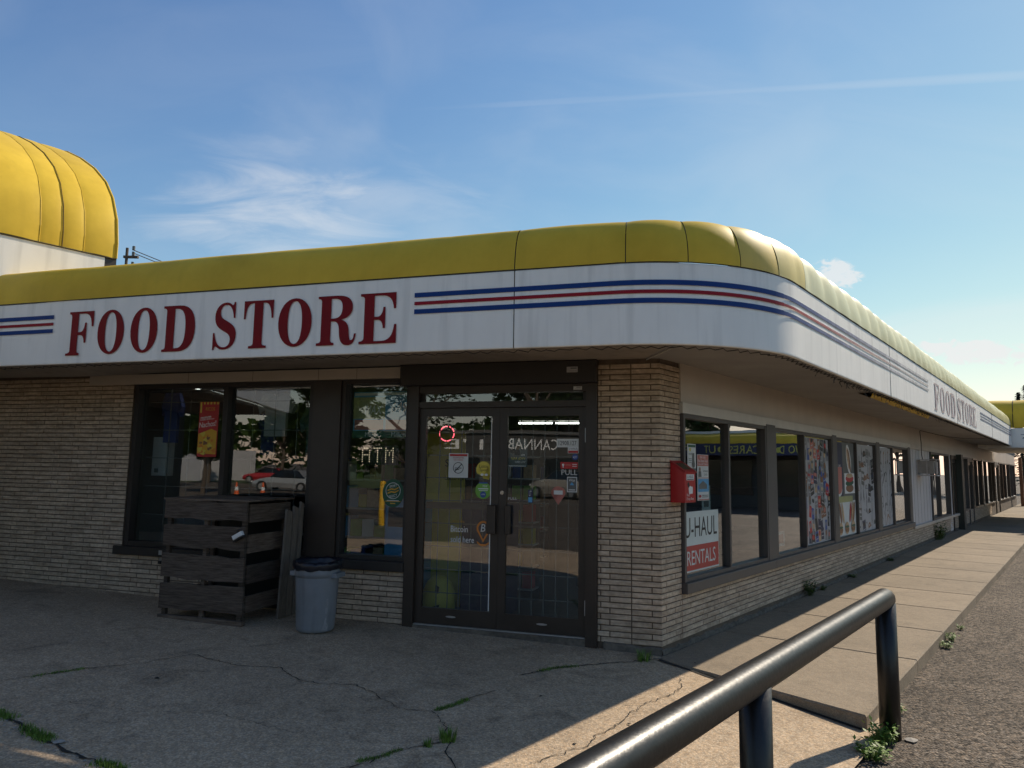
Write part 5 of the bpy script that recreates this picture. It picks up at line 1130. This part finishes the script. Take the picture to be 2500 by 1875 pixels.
# ------------------------------------------------------------------ taller block to the left with its own awning
CT = -6.35; QE = -2.46
TW = empty('corner_block', FR(-6, CT-1.2, .1), 'taller shop block with big yellow barrel awning above the white band', 'building')
def FT(q, i, z): return K+dR*q+nR*(CT-i)+Z*z           # q along, i inward from its face
PROF = [(0, 4.25), (.0, 4.45), (.07, 4.78), (.24, 5.10), (.50, 5.38), (.92, 5.68), (1.45, 5.97), (2.0, 6.22), (2.6, 6.42), (3.3, 6.5)]
qs = [-12.0, -9.0, -7.2, -5.6, -4.35, -3.62, -3.30, -3.02, -2.80, QE]
qs = [-12.0, -9.5, -7.6, -6.1, -4.9, -3.88, -3.32, -3.08, -2.84, QE]
aw = MB(); aw.grid([[FT(q, i+.06, z-.06) for q in (-12, QE-.02)] for i, z in PROF]); aw = aw.build('awning', 'seam', TW)
for a, b in zip(qs[:-1], qs[1:]):
    mb = MB(); rows = []
    for i, z in PROF:
        row = []
        for k in range(9):
            t = k/8; bu = .016*(math.sin(math.pi*t)**.6)*min(1, (b-a)/.4); row.append(FT(a+.003+(b-a-.006)*t, i-bu*.8, z+bu*.45))
        rows.append(row)
    mb.grid(rows); mb.build('awning_panel', 'yellow', aw, smooth=True, fix=False)
for q in qs[1:-1]:
    mb = MB(); mb.tube([FT(q, i-.001, z+.001) for i, z in PROF], .0045, 5); mb.build('seam', 'yellow', aw)
mb = MB(); mb.tube([FT(-3.08, i-.010, z+.005) for i, z in PROF], .0035, 5); mb.build('seam', 'seam', aw)
mb = MB(); mb.tube([FT(QE, i-.005, z+.004) for i, z in PROF], .014, 6); mb.build('edge_roll', 'yellow', aw)
mb = MB(); mb.poly([FT(QE+.02, i+.03, z-.03) for i, z in PROF]+[FT(QE+.02, 3.3, 3.2), FT(QE+.02, .03, 3.2)]); mb.build('end_panel', 'bronze2', TW, fix=False)
mb = MB(); mb.box(FT, -12, QE-.13, .0, .12, 3.0, 4.24); mb.build('fascia', 'fascia', TW)
mb = MB(); mb.box(FT, QE-.128, QE+.01, .01, .12, 3.2, 4.24); mb.build('fascia_end', 'bronze', TW)
mb = MB(); mb.tube([FT(-12, -.004, 4.245), FT(QE, -.004, 4.245)], .009, 5); mb.build('seam', 'seam', TW)
mb = MB(); mb.box(FT, -12, -2.6, .12, 2.6, 2.92, 2.98); mb.build('soffit', 'soffit', TW)
mb = MB(); mb.box(FT, -12, -1.5, 2.6, 2.8, -.1, 3.0); mb.build('wall', 'darkwall', TW)

# ------------------------------------------------------------------ projecting canopy at the far end of the side wall
def FC(s, o, z): return FR(24.15-o, s, z)            # s outward from the side wall, o towards the viewer
CB = empty('end_canopy', FR(28, 1.8, 2.6), 'far projecting shop canopy with yellow top and white lettered band', 'canopy')
mb = MB(); mb.box(FC, .2, 3.4, -8, 0, 2.64, 3.31); mb.build('fascia', 'fascia', CB)
letters('lettering', "7 J", FC, 1.75, .006, 3.0, .20, .55, 'blue_f', CB, d=1)
def cprof(v): return (1-math.cos(v))*.75, 3.32+1.02*math.sin(v)
for a, b in ((-.3, 1.27), (1.28, 3.4)):
    mb = MB(); mb.grid([[FC(a+(b-a)*k/8-(cprof(v)[0]*max(0, k/8-.5)*2 if b > 2 else 0), -cprof(v)[0], cprof(v)[1]+.025*math.sin(math.pi*k/8)) for k in range(9)] for v in [j*R_(90)/10 for j in range(11)]]); mb.build('awning_panel', 'yellow', CB, smooth=True, fix=False)
mb = MB(); mb.grid([[FC(3.4-cprof(v)[0], -(cprof(v)[0]+(8-cprof(v)[0])*k/6), cprof(v)[1]) for k in range(7)] for v in [j*R_(90)/10 for j in range(11)]]); mb.build('awning_panel', 'yellow_faded_glare', CB, smooth=True, fix=False)
mb = MB(); mb.box(FC, -.3, 2.66, -8, -.76, 3.9, 4.33); mb.build('roof', 'roof', CB)
mb = MB(); mb.tube([FC(1.275, -cprof(v)[0]+.006, cprof(v)[1]+.004) for v in [j*R_(90)/10 for j in range(11)]], .012, 5); mb.build('seam', 'seam', CB)
mb = MB(); mb.box(FR, 42, 42.2, .30, .46, 0, 2.62); mb.build('post', 'pbrown', CB)
# ------------------------------------------------------------------ shop wing across the car park
def FWG(s, o, z): return K+dR*(27.0-o)+nR*s+Z*z
WG = empty('shop_wing', FWG(12, -3, 0), 'shop wing across the car park with olive awning and navy sign band', 'building')
mb = MB(); mb.box(FWG, 5.2, 60, -9, -1.6, -.12, 3.3); mb.build('wall', 'darkwall', WG)
mb = MB(); mb.box(FWG, 5, 60, -.1, 0, 2.40, 2.95); mb.build('sign_band', 'navy', WG)
mb = MB(); mb.box(FWG, 5, 60, -1.6, -.12, 2.42, 2.50); mb.build('soffit', 'soffit_r', WG)
for a, b in ((5, 12), (12.01, 24), (24.01, 60)):
    mb = MB(); mb.grid([[FWG(a+(b-a)*k/10, -.55*(1-math.cos(v)), 2.96+.50*math.sin(v)) for k in range(11)] for v in [j*R_(92)/10 for j in range(11)]]); mb.build('awning_panel', 'yellow', WG, smooth=True, fix=False)
mb = MB(); mb.box(FWG, 5, 60, -9, -.55, 3.2, 3.47); mb.build('roof', 'roof', WG)
mb = MB(); mb.box(FWG, 5, 60, -.75, -.5, 3.475, 3.60); mb.build('ridge_trim', 'white', WG)
for ch, c, w_ in (('NO', 6.99, .56), ('D', 7.6, .28), ('CARE', 9.15, 1.35), ('SOUT', 10.6, 1.5), ('F', 12.2, .3)): letters('lettering', ch, FWG, c, .006, 2.67, .38, w_, 'letyellow', WG, d=1)
for a in (6.0, 9.5, 13, 16.5):
    mb = MB(); mb.box(FWG, a, a+2.8, -1.59, -1.56, .5, 2.2); mb.build('window', 'carglass', WG)

# ------------------------------------------------------------------ trees
def leafcloud(n, blobs, ls):
    mb = MB()
    for i in range(n):
        c, r = random.choice(blobs); d = V((random.gauss(0, 1), random.gauss(0, 1), random.gauss(0, 1))).normalized()*r*random.random()**.33
        p = c+V((d.x, d.y, d.z*.8)); a = V((random.gauss(0, 1), random.gauss(0, 1), random.gauss(0, .6))).normalized(); b = a.orthogonal().normalized(); l = ls*random.uniform(.6, 1.4)
        mb.add([p-a*l, p+b*l*.45, p+a*l, p-b*l*.45], [(0, 1, 2, 3)])
    return mb
def make_tree(name, loc, h, label, n=2600, ls=.16, group=None, spread=.32, low=.35):
    loc = V(loc); e = empty(name, loc, label, 'tree', group)
    mb = MB(); mb.tube([loc, loc+V((.1, 0, h*.25)), loc+V((.05, .1, h*.5)), loc+V((.15, .1, h*.85))], .2, 8, rs=[h*.024, h*.018, h*.013, h*.004])
    blobs = []
    for k in range(20):
        a = random.uniform(0, 6.28); zz = h*random.uniform(low, .95); rr = h*spread*random.uniform(.3, .9)*(1.1-abs(zz/h-.6)); q = loc+V((rr*math.cos(a), rr*math.sin(a), zz))
        mb.tube([loc+V((.05, .05, zz*.65)), (loc+q)/2+Z*(zz*.35), q], .05, 5, rs=[h*.010, h*.006, h*.002]); blobs.append((q, h*random.uniform(.055, .125)))
    blobs.append((loc+V((0, 0, h*.8)), h*.15))
    mb.build('trunk', 'bark', e); leafcloud(n, blobs, ls).build('crown', 'leaf', e, fix=False); return e
proto = {}
TREES = [(-11.9, -4.5, 6.2, 'young leafy tree on the lot that reflects in the narrow front window', 2200, .085), (-34.2, -11.2, 6, 'tree with a bare trunk behind the first orange cone', 2400, .16), (-21, -31, 11, 'tall tree behind the dark store opposite', 2600, .2),
 (-38, -25, 9, 'round tree behind the silver car opposite', 2600, .2), (-50, -29, 8, 'tree beside the pale far building opposite', 2400, .2), (-47, -16, 6.5, 'broad tree beyond the orange cones opposite', 2400, .2), (-12, -36, 12, 'tall tree behind the beige car opposite', 2600, .22), (-3, -38, 11, 'tree furthest along the street opposite', 2400, .2),
 (-27, -36, 13, 'tallest tree rising over the dark store opposite', 2600, .24), (-57, -38, 12, 'distant tree beside the beige house', 2400, .24), (-30, -48, 13, 'distant tree behind the white car opposite', 2400, .24)]
TREES += [(-17, -35, 12, 'tree behind the right end of the dark store opposite', 2600, .2), (-8, -33, 10, 'tree across the street beside the right end of the lot', 2600, .2), (-47, -33, 10, 'tree well behind the silver car opposite', 2600, .2), (-52, -23, 7, 'tree on the lawn beyond the red car', 2600, .2), (-24, -42, 14, 'tree far behind the dark store opposite', 2600, .2), (4, -40, 12, 'tree at the far end of the street row', 2600, .2)]
for x, y, h, lab, n, ls in TREES: make_tree('leafy_tree', (x, y, -.12), h, lab, int(n*1.7), ls*(1.0 if ls < .1 else 1.35), 'trees across the street')
for s_, o_, h, lab in ((38, 10, 9, 'leafy tree behind the near end of the shop wing across the car park'), (37, 14.5, 10, 'taller leafy tree behind the middle of the shop wing'), (39, 19, 10, 'leafy tree behind the sign letters of the shop wing'), (41, 25, 11, 'leafy tree behind the far half of the shop wing'), (64, 7, 10, 'leafy tree beyond the far end of the side wall'), (72, 11, 12, 'tall leafy tree furthest beyond the side wall'), (58, 12, 9, 'leafy tree between the shop wing and the far trees')):
    p = FR(s_, o_, -.12); make_tree('leafy_tree', p, h, lab, 4200, .26, 'trees behind the shop wing')
def conifer(loc, h, label):
    loc = V(loc); e = empty('conifer', loc, label, 'tree', 'conifers behind the far wing'); mb = MB(); mb.tube([loc, loc+Z*h], .2, 6, rs=[h*.02, .01]); mb.build('trunk', 'bark', e)
    mb = MB()
    for k in range(900):
        t = random.random()**.8; z = h*(.12+.88*t); r = h*.17*(1-t)*random.uniform(.2, 1)+.05; a = random.uniform(0, 6.28); p = loc+V((r*math.cos(a), r*math.sin(a), z-r*.25)); d = V((math.cos(a), math.sin(a), -.3)); s_ = V((-math.sin(a), math.cos(a), 0)); l = h*.035
        mb.add([p-d*l*.5-s_*l*.4, p-d*l*.5+s_*l*.4, p+d*l], [(0, 1, 2)])
    mb.build('crown', 'needles', e, fix=False)
conifer((47.2, 66, -.1), 9.4, 'small conifer top showing above the far wing awning'); conifer((50.8, 70, -.1), 10.6, 'taller dark conifer behind the far wing beside the smaller one')
# utility pole behind the roof
up_ = V((-16.75, 30.0, -.1)); e = empty('utility_pole', up_, 'wooden utility pole with insulators and wires behind the roof', 'pole')
mb = MB(); mb.tube([up_, up_+Z*10.95], .06, 8); mb.build('shaft', 'bark', e)
mb = MB(); mb.box(lambda a, b, c: up_+V((a, b, c)), -.12, .5, -.06, .06, 10.5, 10.6); mb.build('crossarm', 'bark', e)
for z in (10.25, 10.7, 10.95):
    mb = MB(); mb.tube([up_+V((.28, 0, z-.1)), up_+V((.28, 0, z+.08))], .06, 6); mb.build('insulator', 'pgrey', e)
for z in (10.85, 10.72):
    mb = MB(); mb.tube([up_+V((.3+t*18, t*22, z-t*2.6-.8*math.sin(math.pi*t))) for t in [i/8 for i in range(9)]], .02, 4); mb.build('wire', 'wire', e)
mb = MB(); mb.tube([up_+V((0, 0, 9.6)), up_+V((.7, 0, 10.15)), up_+V((1.3, 0, 10.3))], .03, 5); mb.build('lamp_arm', 'steel', e); mb = MB(); mb.box(lambda a, b, c: up_+V((a, b, c)), 1.25, 1.6, -.08, .08, 10.25, 10.35); mb.build('lamp_head', 'pgrey', e)

# ------------------------------------------------------------------ across the street (seen in the glass)
mb = MB(); mb.poly([V((-140, -20, -.11)), V((-40, -26, -.11)), V((40, -44, -.11)), V((60, -140, -.11)), V((-140, -140, -.11))]); tag(mb.build('lawn', 'lawn'), kind='structure')
def car(loc, ang, paint, label, suv=False):
    loc = V(loc); e = empty('parked_car', loc, label, 'car', 'cars across the street'); ca, sa = math.cos(ang), math.sin(ang)
    def fc(x, y, z): return loc+V((x*ca-y*sa, x*sa+y*ca, z))
    h = 1.22 if suv else 1.0
    sec = [(-2.2, .35, .62, .70, .70), (-2.05, .28, .80, .84, .84), (-1.5, .24, .88, .90, .90), (-.9, .24, .90, .92, .92), (.9, .24, .88, .92, .92), (1.5, .24, .80, .88, .88), (2.05, .28, .66, .80, .78), (2.2, .36, .55, .66, .62)]
    mb = MB(); rows = []
    for x, zb, zt, wb, wt in sec:
        zt = zt*h; row = [fc(x, -wb*.9, zb), fc(x, -wb, (zb+zt)/2), fc(x, -wt*.97, zt), fc(x, 0, zt+.03), fc(x, wt*.97, zt), fc(x, wb, (zb+zt)/2), fc(x, wb*.9, zb), fc(x, -wb*.9, zb)]; rows.append(row)
    mb.grid(rows); mb.poly(rows[0][:7]); mb.poly(rows[-1][:7]); mb.build('body', paint, e, smooth=False)
    top = 1.62 if suv else 1.40; b = .86*h
    cab = [(-2.0 if suv else -1.6, b, .80), (-1.75 if suv else -.95, top-.04, .62), (.15, top, .64), (1.05, b-.03, .80)]
    mb = MB(); mb.grid([[fc(x, -w, z-.0) for x, z, w in cab], [fc(x, w, z) for x, z, w in cab]]); mb.build('roof', paint, e)
    mb = MB(); mb.poly([fc(x*.97, -w-.002, z-.03) for x, z, w in cab]); mb.build('side_window', 'carglass', e, fix=False); mb = MB(); mb.poly([fc(x*.97, w+.002, z-.03) for x, z, w in cab]); mb.build('side_window', 'carglass', e, fix=False)
    mb = MB(); (x0, z0, w0), (x1, z1, w1) = cab[2], cab[3]; mb.add([fc(x0+.08, -w0*.9, z0-.02), fc(x0+.08, w0*.9, z0-.02), fc(x1+.01, w1*.9, z1+.03), fc(x1+.01, -w1*.9, z1+.03)], [(0, 1, 2, 3)]); mb.build('windscreen', 'carglass', e, fix=False)
    for x in (-1.35, 1.38):
        for y in (-.86, .86):
            mb = MB(); mb.tube([fc(x, y-.1, .33), fc(x, y+.1, .33)], .33, 18); w_ = mb.build('wheel', 'tyre', e); mb = MB(); mb.tube([fc(x, y-.108, .33), fc(x, y+.108, .33)], .2, 12); mb.build('rim', 'steel', w_)
    for y in (-.6, .6):
        mb = MB(); mb.box(fc, 2.1, 2.2, y-.14, y+.14, .55*h, .65*h); mb.build('headlight', 'white', e); mb = MB(); mb.box(fc, -2.22, -2.1, y-.14, y+.14, .66*h, .76*h); mb.build('tail_light', 'pred', e)
car((-34.9, -17.7, -.11), R_(156), 'car_silver', 'silver saloon car parked opposite and mirrored in the wide front window'); car((-33.2, -33.5, -.11), R_(117), 'car_white', 'white hatchback parked opposite and mirrored in the left door')
car((-17.0, -23.4, -.11), R_(193), 'car_beige', 'beige tall car parked opposite and mirrored in the right door', True); car((-51, -28.4, -.11), R_(150), 'car_red', 'small red car parked behind the silver saloon')
def bollard(p, label, h=1.15):
    p = V(p); e = empty('bollard', p, label, 'bollard', 'yellow steel bollards'); mb = MB(); mb.lathe(p, [(.085, 0), (.085, h-.05), (.07, h-.015), (.03, h), (.001, h+.003)], 20); mb.build('sleeve', 'bollard', e, smooth=True); mb = MB(); mb.lathe(p, [(.11, -.01), (.105, .04), (.088, .05)], 20); mb.build('collar', 'footing', e)
bollard((-10.9, -2.0, -.12), 'yellow bollard on the open lot mirrored in the narrow front window', 1.35); bollard(tuple(FR(20.6, 2.0, -.12)), 'yellow bollard by the kerb mirrored in the last side pane', 1.55)
for x, y, lab in ((-31.4, -11.4, 'orange traffic cone mirrored in the wide front window'), (-30.9, -12.8, 'second orange traffic cone nearer the silver car')):
    p = V((x, y, -.11)); e = empty('traffic_cone', p, lab, 'cone', 'orange traffic cones'); mb = MB(); mb.lathe(p, [(.15, .03), (.03, .7), (.001, .71)], 14); mb.build('body', 'cone', e); mb = MB(); mb.box(lambda a, b, c: p+V((a, b, c)), -.19, .19, -.19, .19, 0, .03); mb.build('base', 'black', e); mb = MB(); mb.lathe(p, [(.115, .25), (.08, .45)], 14); mb.build('band', 'white', e)
# dark store opposite with white lettering
SA = (V((-18.5, -28.2, 0))-V((-27.1, -22.8, 0))).normalized(); SN = V((-SA.y, SA.x, 0)); 
if SN.y < 0: SN = -SN
S0 = V((-26.5, -23.2, 0))
def FS(s_, o_, z_): return S0+SA*s_+SN*o_+Z*z_
e = empty('dark_store', FS(4, -2, -.1), 'dark flat roofed store opposite with large white lettering', 'building')
mb = MB(); mb.box(FS, -4, 9.5, -8, -.6, -.1, 3.9); mb.build('wall', 'darkwall', e); mb = MB(); mb.box(FS, -4.2, 9.7, -8.2, -.45, 3.9, 4.1); mb.build('roof', 'roof', e)
letters('lettering', 'CANNABIS', FS, 5.95, -.59, 3.25, .72, 3.75, 'white', e, d=-1); letters('lettering', "I 'E", FS, 1.6, -.59, 3.2, .7, 2.6, 'white', e, d=-1)
for a in (-3, .5, 4, 7):
    mb = MB(); mb.box(FS, a, a+2.2, -.59, -.56, .3, 2.3); mb.build('window', 'carglass', e)
# far wood along the horizon across the street
mb = MB()
for i in range(9000):
    a = R_(random.uniform(182, 300)); d_ = random.uniform(88, 104); hh = 7.0+2.2*math.sin(a*9)+1.6*math.sin(a*23+1)
    p = V((math.sin(a)*d_, math.cos(a)*d_, hh*random.random()**.6)); q = V((random.gauss(0, 1), random.gauss(0, 1), random.gauss(0, .7))).normalized(); r_ = q.orthogonal().normalized(); l = random.uniform(.4, .9)
    mb.add([p-q*l, p+r_*l*.6, p+q*l, p-r_*l*.6], [(0, 1, 2, 3)])
tag(mb.build('far_wood', 'leaf', fix=False), 'far green wood along the horizon across the street', 'wood', kind='stuff')
# beige house far behind
HA = V((-61.6, -57.4, 0)); HS = V((.72, -.69, 0)).normalized(); HN = V((.69, .72, 0)).normalized()
def FH(s_, o_, z_): return HA+HS*s_*.50+HN*o_*.50+Z*(z_*.50+.42 if z_ > 0 else -.1)
e = empty('beige_house', FH(0, 0, -.1), 'two storey beige house with pale gable far across the street', 'house')
mb = MB(); mb.box(FH, -4, 4, -10, 0, -.1, 5.2); mb.add([FH(-4, 0, 5.2), FH(4, 0, 5.2), FH(0, 0, 7.2)], [(0, 1, 2)]); mb.build('wall', 'plaster', e)
for sg in (-1, 1):
    mb = MB(); mb.add([FH(sg*4.5, .5, 4.95), FH(0, .5, 7.35), FH(0, -10, 7.35), FH(sg*4.5, -10, 4.95), FH(sg*4.5, .5, 5.15), FH(0, .5, 7.55), FH(0, -10, 7.55), FH(sg*4.5, -10, 5.15)], [(0, 1, 2, 3), (4, 5, 6, 7), (0, 1, 5, 4), (1, 2, 6, 5), (2, 3, 7, 6), (3, 0, 4, 7)]); mb.build('roof', 'trim', e)
for s_, z_ in ((-2.3, 3.2), (1.2, 3.2), (-2.3, .8), (1.4, .8)):
    mb = MB(); mb.box(FH, s_, s_+1.2, .0, .05, z_, z_+1.2); mb.build('window', 'carglass', e)
mb = MB(); mb.box(lambda a, b, c: V((-62.3+a, -29.6+b, c)), -3.5, 3.5, -3, 3, -.1, 2.9); e = mb.build('pale_building', 'white_panel', origin=(-62.3, -29.6, -.1)); tag(e, 'low pale building far beyond the orange cones', 'building')
lp = V((-52, -46, -.1)); e = empty('street_lamp', lp, 'tall curved steel street lamp across the street', 'street lamp'); mb = MB(); mb.tube([lp, lp+Z*6, lp+V((.3, -.2, 7.2)), lp+V((1.3, -.8, 7.8)), lp+V((2.6, -1.6, 7.9))], .07, 7); mb.build('mast', 'steel', e); mb = MB(); mb.box(lambda a, b, c: lp+V((2.6+a, -1.6+b, 7.85+c)), 0, .6, -.15, .15, 0, .1); mb.build('lamp_head', 'pgrey', e)

# small lit downlight inside the wide window
e = empty('downlight', FF(5.70, -.35, 2.60), 'tiny lit downlight at the top inside the wide front window', 'lamp')
mb = MB(); mb.lathe(FF(5.70, -.35, 2.60), [(.001, .0), (.045, .0), (.05, .004)], 16); mb.build('lens', 'tube', e); mb = MB(); mb.lathe(FF(5.70, -.35, 2.60), [(.05, .004), (.06, .0), (.06, .18)], 16); mb.build('housing', 'steel_w', e)
